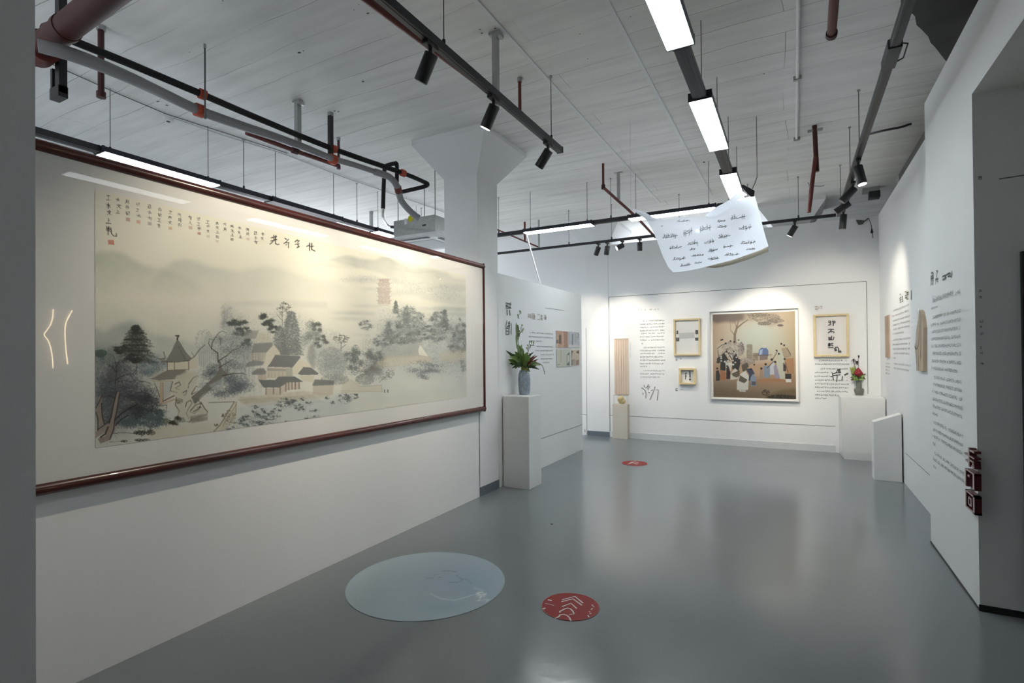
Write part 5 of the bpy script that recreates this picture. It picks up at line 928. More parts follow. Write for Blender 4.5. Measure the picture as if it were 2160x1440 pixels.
FIG = [  # robed figures: outline, colour
 ([(1520, 752), (1528, 744), (1536, 758), (1530, 782), (1519, 780)], (46, 46, 44)), ([(1512, 756), (1520, 750), (1519, 765), (1512, 766)], (66, 62, 56)), ([(1530, 765), (1546, 764), (1541, 782), (1532, 788)], (206, 196, 174)),
 ([(1532, 776), (1537, 772), (1541, 786), (1540, 799), (1532, 799)], (50, 36, 38)), ([(1510, 782), (1516, 780), (1519, 792), (1518, 803), (1510, 803)], (58, 54, 46)), ([(1519, 780), (1531, 784), (1531, 801), (1519, 801)], (176, 106, 62)), ([(1544, 760), (1552, 744), (1562, 765), (1558, 782), (1544, 778)], (48, 46, 46)),
 ([(1541, 790), (1550, 776), (1560, 784), (1556, 799), (1541, 801)], (212, 202, 180)), ([(1543, 788), (1560, 780), (1560, 792), (1554, 796), (1546, 793)], (92, 80, 60)), ([(1564, 770), (1576, 764), (1580, 772), (1570, 784), (1566, 782)], (88, 80, 64)),
 ([(1562, 788), (1572, 782), (1580, 794), (1579, 806), (1578, 822), (1554, 822), (1554, 806)], (214, 208, 190)), ([(1561, 791), (1577, 801), (1570, 808), (1558, 803)], (94, 82, 62)), ([(1558, 822), (1573, 821), (1573, 827), (1560, 826)], (196, 188, 170)),
 ([(1573, 778), (1586, 776), (1592, 788), (1584, 794), (1582, 803), (1579, 803), (1580, 790)], (54, 62, 86)), ([(1583, 798), (1588, 788), (1595, 796), (1595, 814), (1584, 814)], (128, 142, 162)), ([(1585, 804), (1594, 804), (1594, 812), (1585, 812)], (84, 84, 92)),
 ([(1610, 772), (1624, 771), (1624, 796), (1611, 796)], (124, 140, 152)), ([(1603, 780), (1609, 780), (1610, 798), (1601, 800)], (164, 132, 106)), ([(1624, 772), (1634, 760), (1634, 789), (1624, 790)], (190, 192, 196)), ([(1632, 772), (1642, 766), (1648, 798), (1634, 798)], (150, 140, 156)),
 ([(1640, 744), (1654, 738), (1656, 800), (1646, 800), (1638, 770)], (192, 190, 164)), ([(1648, 734), (1660, 732), (1668, 744), (1669, 752), (1654, 756)], (172, 146, 114)), ([(1655, 756), (1674, 755), (1675, 788), (1662, 786), (1655, 764)], (182, 126, 80)), ([(1652, 764), (1658, 772), (1658, 783), (1652, 783)], (58, 50, 48)),
 ([(1656, 788), (1669, 788), (1669, 800), (1657, 800)], (44, 38, 38)), ([(1657, 799), (1669, 799), (1669, 806), (1658, 806)], (222, 218, 206)), ([(1632, 744), (1644, 738), (1642, 762), (1632, 764)], (196, 184, 152))]
for p, c in FIG: cv2.poly(p, c, .95, .3)
for x, y, r in [(1521, 717, 1.6), (1524, 716, 1.6), (1531, 724, 2), (1541, 719, 1.8), (1549, 721, 1.6), (1558, 717, 1.4), (1533, 741, 1.8), (1548, 741, 1.6), (1648, 725, 2), (1654, 728, 2), (1638, 739, 1.7), (1643, 746, 2.2), (1628, 758, 2.6), (1635, 763, 2.4), (1615, 768, 2.4), (1606, 777, 2.4), (1591, 769, 1.8), (1584, 779, 2), (1534, 772, 2), (1513, 777, 2.2), (1655, 757, 2.2), (1560, 760, 2)]: cv2.dots([(x, y)], r, (34, 30, 30), .95)
for b in [[(1513, 735), (1522, 728), (1532, 724)], [(1520, 750), (1530, 742), (1544, 746)], [(1545, 744), (1560, 770)], [(1536, 744), (1546, 762)], [(1528, 752), (1540, 760)], [(1514, 738), (1516, 756)], [(1640, 740), (1630, 758)], [(1660, 734), (1668, 748)], [(1530, 750), (1548, 752)], [(1545, 752), (1552, 764)], [(1550, 766), (1560, 760)], [(1618, 776), (1632, 762)], [(1656, 764), (1662, 786)]]: cv2.line(b, 1.3, (44, 40, 40), .8)
for i in range(26): x = rng.uniform(1515, 1562); y = rng.uniform(722, 768); cv2.line([(x, y), (x+rng.uniform(-6, 6), y+rng.uniform(-5, 7))], 1., (52, 46, 48), .6); 
for i in range(16): x = rng.uniform(1520, 1560); y = rng.uniform(744, 770); cv2.dots([(x, y)], 1.8, (222, 214, 196), .85)
cv2.poly([(1605, 846), (1622, 832), (1650, 822), (1682, 820), (1682, 846)], (110, 88, 58), .8, 3); dab(cv2, 1650, 838, 32, 6, 420, 1., (40, 34, 26), .6); dab(cv2, 1615, 828, 8, 7, 90, .9, (60, 48, 34), .6); cv2.poly([(1596, 800), (1655, 799), (1655, 803), (1600, 804)], (186, 106, 58), .6, 1)
cv2.a = cv2.a*np.array([.86, .90, .95], np.float32); g_ = cv2.a.mean(-1, keepdims=True); cv2.a = g_+(cv2.a-g_)*.82
xa, xb, za, zb = -1.137, .010, .748, 2.048
picture('print', (xa, YB-.014, zb), (xb-xa, 0, 0), (0, 0, za-zb), 320, 340, cv2, art_mat('colour print', .6), t)
# two pale wood frames at the left of it
t = frame_box('framed_print', 'tall pale wood frame with grey landscape strip and small photos', -1.735, -1.323, 1.402, 1.997, .026, .045, PALEWOOD)
traced('strip', None, [(.085, [(1433, 708), (1465, 706.5)])], lambda x, y: ay(x, y, YB-.012), NB_, mat('pale grey strip', (.56, .58, .56), .7), .06, parent=t)
for p, q in (((1427.5, 697), (1431, 704.5)), ((1426.5, 712), (1433, 719.5)), ((1467, 696), (1473, 704.5)), ((1466.5, 712), (1474, 718))):
    a, b = ay(*p, YB), ay(*q, YB); bm = NB(); box(bm, a[0], b[0], YB-.015, YB-.0125, b[2], a[2]); obj('photo', bm, mat('dark photo', (.10, .10, .095), .6, var=.8, vscale=40), t)
t = frame_box('framed_print', 'small square pale wood frame with two dark upright marks', -1.655, -1.396, .935, 1.199, .030, .06, PALEWOOD)
traced('drawing', None, [[(1446, 787), (1446, 800)], [(1446, 787), (1449, 787)], [(1446, 793), (1449, 793)], [(.020, [(1455.3, 782.5), (1455.3, 796)])][0], [(.026, [(1455.5, 798), (1455.5, 802)])][0]], lambda x, y: ay(x, y, YB-.012), NB_, INK, .012, parent=t)
t = frame_box('framed_calligraphy', 'pale wood frame holding four brush characters in a column', .246, .676, 1.372, 1.983, .028, .05, PALEWOOD)
bm = NB(); a, b = ay(1726, 669, YB), ay(1780, 744, YB); box(bm, a[0], b[0], YB-.016, YB-.012, b[2], a[2]); obj('sheet', bm, mat('rice paper', (.82, .80, .78), .8), t)
Z = lambda L: [[(1700+x/12, 630+y/12) for x, y in st] for st in L]
traced('characters', None, Z([[(565, 565), (625, 560), (622, 655)], [(570, 600), (620, 598)], [(560, 668), (620, 660)], [(660, 568), (740, 570), (735, 610), (700, 612)], [(690, 565), (690, 690)], [(555, 770), (710, 770)], [(650, 775), (610, 830), (558, 868)], [(640, 810), (640, 850)], [(660, 825), (705, 840), (705, 870)], [(648, 938), (640, 1040)], [(580, 960), (578, 1040), (690, 1035), (708, 965)], [(610, 970), (606, 1035)], [(575, 1130), (572, 1195)], [(610, 1130), (608, 1195)], [(572, 1132), (610, 1130)], [(572, 1162), (608, 1162)], [(572, 1195), (608, 1192)], [(632, 1132), (690, 1132)], [(635, 1160), (690, 1195)], [(560, 1235), (700, 1235)]]) + [(.030, Z([[(735, 1245), (758, 1325)]])[0]), Z([[(730, 1230), (800, 1222), (825, 1260), (828, 1360)]])[0], (.030, Z([[(840, 1350), (890, 1320)]])[0])], lambda x, y: ay(x, y, YB-.016), NB_, INK, .016, parent=t)
# beige hanging banner, stone in its case, beige plinth
t = thing('hanging_banner', 'beige slatted banner hanging above the stone on back wall', 'banner', (-2.62, YB, .74))
xa, xb, za, zb = -2.742, -2.495, .742, 1.692; bw = (xb-xa)/6
for i in range(6):
    bm = NB(); box(bm, xa+i*bw+.0015, xa+(i+1)*bw-.0015, YB-.014, YB-.002, za, zb); obj('slat', bm, mat('beige slat', rgb(216, 196, 178), .7, var=.03), t)
bm = NB(); box(bm, xa, xb, YB-.020, YB-.001, zb, zb+.012); obj('header', bm, BEIGE, t)
bm = NB(); box(bm, -2.745, -2.488, YB-.13, YB-.002, 0, .585); bevel(bm, .002, 1); tag(obj('beige_plinth', bm, BEIGE), 'slim beige plinth against the back wall under the banner', 'plinth')
t = thing('acrylic_case', 'clear acrylic case around the small stone on the beige plinth', 'display case', (-2.617, YB-.07, .585))
xa, xb, y0_, y1_, z0_, z1_ = -2.735, -2.50, YB-.125, YB-.022, .5855, .735
for nm, q in (('front_pane', (xa, xb, y0_, y0_+.003, z0_, z1_)), ('side_pane', (xa, xa+.003, y0_+.0035, y1_, z0_, z1_)), ('side_pane', (xb-.003, xb, y0_+.0035, y1_, z0_, z1_)), ('top_pane', (xa, xb, y0_, y1_, z1_+.0005, z1_+.0035))):
    bm = NB(); box(bm, *q); obj(nm, bm, ACRYLIC, t)
bm = NB(); bmesh.ops.create_icosphere(bm, subdivisions=4, radius=.055); rs = random.Random(5)
dirs = [(Vector((rs.gauss(0, 1), rs.gauss(0, 1), rs.gauss(0, 1))).normalized(), rs.uniform(-.25, .3)) for _ in range(26)]
for v in bm.verts:
    n = v.co.normalized(); k = 1+sum(a*max(0, n.dot(d)-.72)*2.6 for d, a in dirs); v.co = Vector((n.x*1.1, n.y*.75, n.z*1.15))*.055*k
z_min = min(v.co.z for v in bm.verts); bmesh.ops.translate(bm, vec=Vector((-2.612, YB-.066, .587-z_min)), verts=bm.verts)
tag(obj('scholar_stone', bm, mat('yellowish stone', rgb(206, 190, 142), .7, var=.25, vscale=30, bump=.5, bscale=60)), 'small knobbly yellowish stone standing on the beige plinth', 'stone')
bm = NB(); a, b = ay(1231.5, 903, YB+.02), ay(1237, 914, YB+.02); box(bm, a[0], b[0], YB+.008, YB+.0195, b[2], a[2]); so = obj('wall_socket', bm, WHITEPL); tag(so, 'white wall socket low on back wall by the column', 'socket')
for dz in (.012, -.012):
    bm = NB(); c = (Vector(a)+Vector(b))/2; box(bm, c.x-.012, c.x+.012, YB+.0065, YB+.008, c.z+dz-.004, c.z+dz+.004); obj('pin_slot', bm, CHAR, so)

# colour prints on the middle wall
def print_on_left(label, p, q, base, dec):
    a, b = SL(*p), SL(*q); c = Canvas(min(p[0], q[0])-6, min(p[1], q[1])-8, max(p[0], q[0])+6, max(p[1], q[1])+8, 4, base); nn = c.noise(6, int(p[0])+int(p[1]), 3); c.comp(((nn-.4)*.5).clip(0, 1).astype(np.float32), (236, 230, 220))
    for d in dec:
        if d[0] == 'p': c.poly(d[1], d[2], d[3], d[4] if len(d) > 4 else .3)
        else: c.line(d[1], d[2], d[3], d[4])
    bm = NB(); ya_, yb_ = sorted((a[1], b[1])); box(bm, XL+.001, XL+.010, ya_, yb_, b[2], a[2]); o = obj('colour_print', bm, MATBOARD); WL[o.name] = Vector((0, 0, 0))
    tag(o, label, 'print', 'colour prints on the middle wall')
    picture('image', (XL+.0115, ya_, a[2]), (0, yb_-ya_, 0), (0, 0, b[2]-a[2]), 60, 70, c, ART2, o)
ART2 = art_mat('photo print', .5)
print_on_left('upper left print with a dark arch in a tan wall', (1172, 697), (1196.5, 733), (188, 152, 128), [('p', [(1178, 724), (1179, 708), (1182, 704), (1184, 708), (1184, 726)], (84, 72, 64), .85), ('p', [(1173, 716), (1177, 717), (1177, 724), (1173, 724)], (52, 56, 50), .8), ('p', [(1188, 698), (1197, 699), (1198, 732), (1190, 732)], (150, 120, 104), .6), ('l', [(1187.5, 700), (1188.5, 730)], 1, (226, 200, 180), .8), ('p', [(1171, 724), (1176, 724), (1177, 733), (1171, 733)], (222, 214, 204), .7)])
print_on_left('upper right print in pale blue greys', (1197.8, 699), (1221, 733), (186, 192, 202), [('p', [(1206, 704), (1209, 704), (1209, 729), (1206, 729)], (92, 104, 116), .7), ('p', [(1212, 703), (1216, 703), (1216, 722), (1212, 722)], (166, 168, 166), .7), ('l', [(1217.5, 702), (1219.5, 704), (1219.5, 712), (1217, 712)], 1, (70, 74, 80), .8), ('p', [(1198, 702), (1202, 702), (1202, 728), (1198, 728)], (164, 170, 178), .6), ('p', [(1198, 726), (1222, 728), (1222, 734), (1198, 734)], (222, 220, 218), .8)])
print_on_left('lower left print of pale green hanging cloth', (1173, 736), (1202, 772), (196, 202, 190), [('p', [(1179, 740), (1183, 740), (1183, 766), (1179, 766)], (206, 204, 172), .8), ('l', [(1183.5, 738), (1183, 764)], .8, (120, 120, 104), .7), ('p', [(1196, 748), (1201, 742), (1201, 748)], (70, 72, 78), .9), ('l', [(1196, 748), (1196, 770)], .9, (96, 88, 80), .8), ('l', [(1201, 748), (1201, 766)], .9, (96, 88, 80), .8), ('l', [(1174, 770), (1181, 768)], 1, (84, 86, 96), .8), ('p', [(1195, 770), (1200, 762), (1202, 770)], (76, 80, 92), .8)])
print_on_left('lower right print with dark drapes framing a beige room', (1204, 737), (1221, 769.5), (206, 192, 172), [('p', [(1204, 738), (1209.5, 741), (1207, 744), (1206, 756), (1204, 750)], (72, 62, 56), .9), ('p', [(1221, 738), (1215, 743), (1221, 746)], (72, 64, 58), .9), ('p', [(1206, 758), (1214, 757), (1214, 770), (1206, 770)], (150, 146, 140), .7), ('p', [(1215, 760), (1221, 758), (1221, 770), (1215, 770)], (142, 118, 104), .8), ('p', [(1204, 760), (1207, 758), (1207, 770), (1204, 770)], (60, 54, 52), .8)])

# ------------------------------------------------------------------ plinths
c0 = az(1117, 1033, 0); w1, w2 = .318, .30
xa, xb = c0[0]-w1, c0[0]; xa = max(xa, XL+.006)
zt1 = ay(1090, 836, c0[1])[2]
bm = NB(); box(bm, xa, xb, c0[1], c0[1]+w2, 0, zt1); bevel(bm, .002, 1); tag(obj('white_plinth', bm, W_BOARD), 'tall narrow white plinth carrying the grey blue vase', 'plinth'); PL1 = ((xa+xb)/2, c0[1]+w2*.5, zt1)
c1 = az(1776, 968, 0); zt2 = ay(1820, 839, c1[1])[2]
bm = NB(); x0_, y0_, x1_, y1_ = c1[0], c1[1], XR-.012, YB-.004; ch = .035
hexa(bm, [(x0_+.03, y0_+.012, 0), (x1_, y0_+.012, 0), (x1_, y1_, 0), (x0_, y1_, 0)], [(x0_, y0_, .10), (x1_, y0_, .10), (x1_, y1_, .10), (x0_, y1_, .10)])
hexa(bm, [(x0_, y0_, .10), (x1_, y0_, .10), (x1_, y1_, .10), (x0_, y1_, .10)], [(x0_, y0_, zt2), (x1_, y0_, zt2), (x1_, y1_, zt2), (x0_, y1_, zt2)]); bmesh.ops.remove_doubles(bm, verts=bm.verts, dist=1e-5)
tag(obj('white_plinth', bm, W_BOARD), 'wide white plinth in the back right corner under the red flower', 'plinth')
cL = az(1844, 1012, 0); zl = ay(1845, 890, cL[1])[2]; zr = ay(1903, 873, cL[1])[2]; x1_ = XR-.015; dp = .17
bm = NB(); hexa(bm, [(cL[0], cL[1], 0), (x1_, cL[1], 0), (x1_, cL[1]+dp, 0), (cL[0], cL[1]+dp, 0)], [(cL[0], cL[1], zl), (x1_, cL[1], zr), (x1_, cL[1]+dp, zr), (cL[0], cL[1]+dp, zl)]); bevel(bm, .003, 1)
tag(obj('slanted_stand', bm, W_BOARD), 'low white stand with slanted top against the right wall', 'stand')

# ------------------------------------------------------------------ vases and flowers
STONE = mat('crackled grey blue glaze', rgb(156, 170, 180), .55, var=.28, vscale=26, bump=.4, bscale=50)
GREYV = mat('grey green ceramic', rgb(112, 116, 106), .5, var=.06)
LG, LD, LY, LR = mat('mid green leaf', rgb(124, 154, 84), .5, var=.2, vscale=18), mat('dark green leaf', rgb(64, 88, 54), .5, var=.2, vscale=18), mat('yellow green leaf', rgb(150, 160, 84), .5, var=.15, vscale=18), mat('red brown leaf', rgb(110, 60, 48), .5, var=.2, vscale=18)
PALEG = mat('pale green leaf', rgb(164, 184, 140), .5, var=.2, vscale=18); STEMM = mat('brown stem', rgb(88, 74, 56), .7); PROT = mat('crimson bracts', rgb(150, 42, 52), .5, var=.2, vscale=14); DARKP = mat('dark petal', rgb(62, 44, 48), .6)
def blade(bm, base, tip, w, bend=(0, 0, .03), nrm=(0, -1, .3), n=7, shape=1.):
    base, tip, bend = Vector(base), Vector(tip), Vector(bend); d = tip-base; s = d.cross(Vector(nrm)); s = s.normalized() if s.length > 1e-5 else Vector((1, 0, 0)); N = s.cross(d).normalized(); prev = None
    for i in range(n+1):
        t = i/n; p = base+d*t+bend*math.sin(math.pi*t); ww = w*.5*math.sin(math.pi*min(1, (t*.93+.05))**shape)+.0004
        r = [bm.verts.new(p-s*ww+N*ww*.25), bm.verts.new(p), bm.verts.new(p+s*ww+N*ww*.25)]
        if prev:
            for k in (0, 1): bm.faces.new((prev[k], prev[k+1], r[k+1], r[k]))
        prev = r
# --- left: grey blue vase
vx, vy, vz = PL1; k1 = float((np.array([vx, vy, vz])-EYEP) @ _F2)
base = Vector(az(1106, 831.5, vz)); base = Vector((min(max(base.x, xa), vx+.06), base.y, vz)); k1 = float((np.array(base)-EYEP) @ _F2); pxm = k1/F_PX
bm = NB(); hv = 51*pxm; lathe(bm, base, [(.10*hv*2, .001), (.225*hv, .04*hv), (.245*hv, .35*hv), (.25*hv, .62*hv), (.235*hv, .82*hv), (.19*hv, .94*hv), (.175*hv, 1.*hv), (.15*hv, 1.*hv), (.13*hv, .9*hv)], 26, .03)
t = thing('stone_vase', 'grey blue crackled vase on the tall narrow plinth', 'vase', base); obj('body', bm, STONE, t, True)
bm = NB(); tube(bm, [base+Vector((.185*hv*math.cos(a), .185*hv*math.sin(a), .975*hv)) for a in np.linspace(0, 2*math.pi, 25)], .006, 6, False); obj('rim', bm, STONE, t, True)
mouth = base+Vector((0, 0, hv*.96))
fl = thing('flower_arrangement', 'green leafy arrangement with red brown foliage in the grey blue vase', 'flowers', mouth)
def at1(x, y, dd=0.): return Vector(adist(x, y, k1+dd))
def spray(name, m, items, parent, fx=at1):
    bm = NB()
    for it in items: blade(bm, fx(*it[0]), fx(*it[1]), it[2]*pxm, *(it[3:] if len(it) > 3 else ()))
    return obj(name, bm, m, parent, True)
rr_ = random.Random(3); m1 = (1107, 779)
def fan(cx, cy, pts, w, dz=.08): return [((cx+rr_.uniform(-3, 3), cy+rr_.uniform(-3, 2), rr_.uniform(-.03, .02)), (x, y, rr_.uniform(-dz, dz) if x > 1095 else rr_.uniform(-.14, -.06)), w*rr_.uniform(.8, 1.2), (rr_.uniform(-.01, .01), -.01, rr_.uniform(.0, .02))) for x, y in pts]
spray('green_leaves', LG, fan(1105, 768, [(1072, 758), (1078, 746), (1086, 741), (1092, 745), (1100, 742), (1112, 748), (1120, 750), (1080, 764), (1128, 764), (1141, 770), (1096, 728), (1102, 734), (1075, 752), (1083, 756), (1090, 757), (1118, 756), (1134, 768), (1113, 742)], 10), fl)
spray('yellow_leaves', LY, fan(1107, 774, [(1092, 752), (1098, 748), (1106, 756), (1118, 784), (1110, 788), (1100, 786), (1104, 758), (1114, 758), (1096, 756), (1122, 762)], 10.5), fl)
spray('dark_leaves', LD, fan(1102, 770, [(1067, 739), (1076, 768), (1080, 777), (1086, 778), (1074, 767), (1090, 764), (1126, 742), (1138, 779), (1132, 772), (1094, 774), (1084, 770)], 6) + fan(1104, 773, [(1095, 776), (1112, 776), (1120, 776), (1100, 768)], 7), fl)
spray('red_leaves', LR, fan(1110, 772, [(1130, 748), (1134, 750), (1136, 757), (1124, 752), (1118, 762), (1122, 768), (1116, 776), (1126, 762)], 6), fl)
spray('pale_leaves', PALEG, fan(1098, 752, [(1093, 724), (1101, 726), (1104, 738), (1092, 738), (1097, 730)], 7) + [((1091, 720, 0), (1089, 680, 0), 5), ((1092, 715, 0), (1090, 690, .01), 6), ((1094, 712, 0), (1092, 684, 0), 5), ((1090, 735, 0), (1090, 700, 0), 5)], fl)
bm = NB()
for pth in ([(1106, 780, 0), (1098, 755, 0), (1093, 720, 0), (1091, 685, 0)], [(1107, 780, 0), (1113, 748, .02), (1118, 730, .02), (1126, 728, .02)], [(1108, 780, 0), (1126, 765, -.02), (1142, 769, -.02), (1147, 780, -.02), (1149.5, 790, -.02)], [(1094, 716, 0), (1096, 705, 0), (1100, 698, 0), (1098, 690, 0)], [(1105, 778, 0), (1090, 768, .01), (1078, 772, .01)], [(1107, 779, 0), (1110, 750, 0), (1124, 745, 0)]): tube(bm, smooth_path([at1(*p) for p in pth], 4), .0032, 6)
obj('stems', bm, STEMM, fl)
for x, y in [(1100, 692), (1102, 700), (1097, 705), (1101, 703), (1096, 710), (1117, 728), (1122, 727), (1126, 729), (1115, 735), (1119, 734), (1113, 740), (1093, 673), (1096, 664), (1098, 662), (1094, 671)]:
    bm = NB(); blade(bm, at1(x, y, 0), at1(x+rr_.uniform(-4, 4), y-rr_.uniform(3, 6), rr_.uniform(-.01, .01)), 2.4*pxm); obj('bud', bm, LG, fl)
# --- right: grey green vase with one crimson bloom
base = Vector(az(1812, 833.5, zt2)); base.z = zt2; k2 = float((np.array(base)-EYEP) @ _F2); q2 = k2/F_PX; pxm = q2
bm = NB(); pr = [(6, 0), (7, 3), (8.5, 8), (8.8, 12), (8.6, 14), (5.4, 15), (5., 18), (5., 28), (6, 31.5), (5.2, 31.5), (4.4, 29)]
lathe(bm, base, [(max(r, .1)*q2, z*q2+.001) for r, z in pr], 24); t = thing('ceramic_vase', 'narrow grey green vase with wide foot on the corner plinth', 'vase', base); obj('body', bm, GREYV, t, True)
bm = NB(); tube(bm, [base+Vector((5.9*q2*math.cos(a), 5.9*q2*math.sin(a), 31.3*q2)) for a in np.linspace(0, 2*math.pi, 25)], .0045, 6, False); obj('rim', bm, GREYV, t, True)
fl = thing('flower_arrangement', 'crimson protea with green and russet leaves in the corner vase', 'flowers', base+Vector((0, 0, 31*q2)))
def at2(x, y, dd=0.): return Vector(adist(x, y, k2+dd))
bm = NB(); cB = at2(1810.5, 795); R_ = 6.2*q2
for ring, (n, rad, ln, wd) in enumerate([(8, .35, 20, 6), (10, .7, 18.5, 6), (12, 1., 15, 6)]):
    for i in range(n):
        a = 2*math.pi*(i+.5*ring)/n; o_ = Vector((math.cos(a), math.sin(a), 0)); blade(bm, cB+o_*R_*.35*rad, cB+o_*R_*rad*.45+Vector((0, 0, ln*q2)), wd*q2, o_*R_*.75*rad, o_)
obj('bloom', bm, PROT, fl, True)
spray('green_leaves', LG, [((1811, 800, 0), p, 6.5, (0, -.01, .012)) for p in [(1795, 792, .03), (1800, 803, -.05), (1822, 799, -.04), (1828, 795, .02), (1806, 802, -.06), (1816, 802, -.05), (1798, 797, -.03), (1824, 791, -.05), (1805, 788, .05)]], fl, at2)
spray('upright_leaf', LY, [((1806, 796, .02), (1797, 773, .03), 7, (0, 0, .0)), ((1803, 795, .02), (1793, 774, .03), 5, (0, 0, .0)), ((1807, 792, .02), (1801, 770, .03), 5, (0, 0, 0))], fl, at2)
spray('russet_leaves', LR, [((1813, 798, 0), p, 4, (0, 0, .014)) for p in [(1833, 792, 0), (1836, 801, -.02), (1834, 796, .03), (1795, 803, 0), (1793, 796, .03), (1830, 785, .02), (1827, 788, -.03), (1838, 791, 0)]], fl, at2)
spray('dark_leaves', LD, [((1809, 799, 0), p, 4.5, (0, 0, .01)) for p in [(1794, 801, .02), (1796, 788, .02), (1829, 799, .02), (1802, 792, -.04), (1818, 796, -.05)]], fl, at2)
bm = NB()
for pth in ([(1810, 803, 0), (1811, 775, .02), (1810, 756, .02)], [(1812, 803, 0), (1817, 775, .03), (1818, 765, .03), (1822, 772, .03), (1825, 778, .03)], [(1811, 803, 0), (1805, 778, .02), (1801, 763, .02)], [(1818, 766, .03), (1814, 767, .03)], [(1818, 766, .03), (1820, 760, .03)]): tube(bm, smooth_path([at2(*p) for p in pth], 3), .0028, 6)
obj('stems', bm, STEMM, fl)
for p, q in (((1801, 765), (1800, 758)), ((1799, 764), (1796, 764)), ((1803, 764), (1806, 764)), ((1811, 756), (1812, 752)), ((1808, 770), (1809, 762)), ((1805, 768), (1809, 767))):
    bm = NB(); blade(bm, at2(*p, .02), at2(*q, .02), 3.6*q2); obj('small_bloom', bm, DARKP, fl)

# ------------------------------------------------------------------ hanging calligraphy sheet
SHEET = bpy.data.materials.new('translucent white film'); SHEET.use_nodes = True; nt = SHEET.node_tree; n_ = nt.nodes; n_.remove(n_['Principled BSDF'])
df = n_.new('ShaderNodeBsdfDiffuse'); df.inputs[0].default_value = (.80, .83, .88, 1); tr = n_.new('ShaderNodeBsdfTranslucent'); tr.inputs[0].default_value = (.80, .85, .92, 1); gl_ = n_.new('ShaderNodeBsdfGlossy'); gl_.inputs['Roughness'].default_value = .18
m1_ = n_.new('ShaderNodeMixShader'); m1_.inputs[0].default_value = .5; m2_ = n_.new('ShaderNodeMixShader'); m2_.inputs[0].default_value = .05
nt.links.new(df.outputs[0], m1_.inputs[1]); nt.links.new(tr.outputs[0], m1_.inputs[2]); nt.links.new(m1_.outputs[0], m2_.inputs[1]); nt.links.new(gl_.outputs[0], m2_.inputs[2]); nt.links.new(m2_.outputs[0], n_['Material Output'].inputs['Surface'])
tcn = n_.new('ShaderNodeTexCoord'); nzn = n_.new('ShaderNodeTexNoise'); nzn.inputs['Scale'].default_value = 4; bpn = n_.new('ShaderNodeBump'); bpn.inputs['Strength'].default_value = .25; bpn.inputs['Distance'].default_value = .04
nt.links.new(tcn.outputs['Object'], nzn.inputs['Vector']); nt.links.new(nzn.outputs['Fac'], bpn.inputs['Height'])
for q_ in (df, tr, gl_): nt.links.new(bpn.outputs['Normal'], q_.inputs['Normal'])
DS = 4.9
def curve_fn(pts):
    P = np.array(pts, float); s_ = np.concatenate([[0], np.cumsum(np.hypot(*np.diff(P[:, :2], axis=0).T))]); s_ /= s_[-1]
    return lambda t: np.array([np.interp(t, s_, P[:, i]) for i in range(3)])
top = curve_fn([(1340, 446, .10), (1352, 449, .08), (1368, 455, .04), (1384, 460, .0), (1405, 462, -.05), (1440, 458, -.10), (1480, 458, -.12), (1510, 452, -.10), (1545, 430, -.03), (1575, 415, .06), (1592, 413, .12)])
bot = curve_fn([(1420, 574, .18), (1445, 572, .12), (1475, 566, .05), (1510, 557, .0), (1545, 548, .0), (1580, 536, .05), (1605, 527, .12), (1621, 519, .18)])
lef = curve_fn([(1340, 446, .10), (1362, 462, .06), (1376, 484, .04), (1386, 508, .06), (1398, 540, .12), (1410, 564, .16), (1420, 574, .18)])
rig = curve_fn([(1592, 413, .12), (1597, 430, .10), (1603, 452, .08), (1609, 478, .10), (1615, 500, .14), (1621, 519, .18)])
def sheet_px(s, t): return (1-t)*top(s)+t*bot(s)+(1-s)*lef(t)+s*rig(t)-((1-s)*(1-t)*top(0)+s*(1-t)*top(1)+(1-s)*t*bot(0)+s*t*bot(1))
def sheet_pt(s, t, off=0.): q = sheet_px(s, t); return Vector(adist(q[0], q[1], DS+q[2]-.10*math.sin(math.pi*s)*math.sin(math.pi*t)-off))
hs = thing('calligraphy_sheet', 'curling white calligraphy sheet hung from the ceiling by a black clip', 'hanging sheet', sheet_pt(.5, .5))
bm = NB(); NX, NY = 40, 26; G = [[bm.verts.new(sheet_pt(i/NX, j/NY)) for i in range(NX+1)] for j in range(NY+1)]
for j in range(NY):
    for i in range(NX): bm.faces.new((G[j][i], G[j][i+1], G[j+1][i+1], G[j+1][i]))
obj('sheet', bm, SHEET, hs, True)
def flap(name, A, B, n, m, bulge=(0, 0, 0)):
    fa, fb = curve_fn(A), curve_fn(B); bm = NB(); prev = None
    for i in range(n+1):
        row = []
        for j in range(5):
            q = fa(i/n)*(1-j/4)+fb(i/n)*(j/4); row.append(bm.verts.new(Vector(adist(q[0], q[1], DS+q[2]))+Vector(bulge)*math.sin(math.pi*j/4)))
        if prev:
            for j in range(4): bm.faces.new((prev[j], prev[j+1], row[j+1], row[j]))
        prev = row
    return obj(name, bm, m, hs, True)
# the top edge folded forward under the clip
flap('folded_edge', [(1558, 397, .02), (1552, 408, -.02), (1535, 424, -.08), (1512, 436, -.12), (1500, 444, -.14), (1488, 454, -.15)], [(1577, 411, .04), (1562, 417, -.02), (1545, 434, -.10), (1528, 446, -.15), (1512, 455, -.17), (1497, 459, -.17)], 14, SHEET)
flap('curled_corner', [(1331, 438, .16), (1345, 442, .12), (1362, 448, .04), (1388, 465, -.03)], [(1336, 444, .14), (1350, 454, .08), (1368, 466, .03), (1382, 465, -.02)], 8, SHEET)
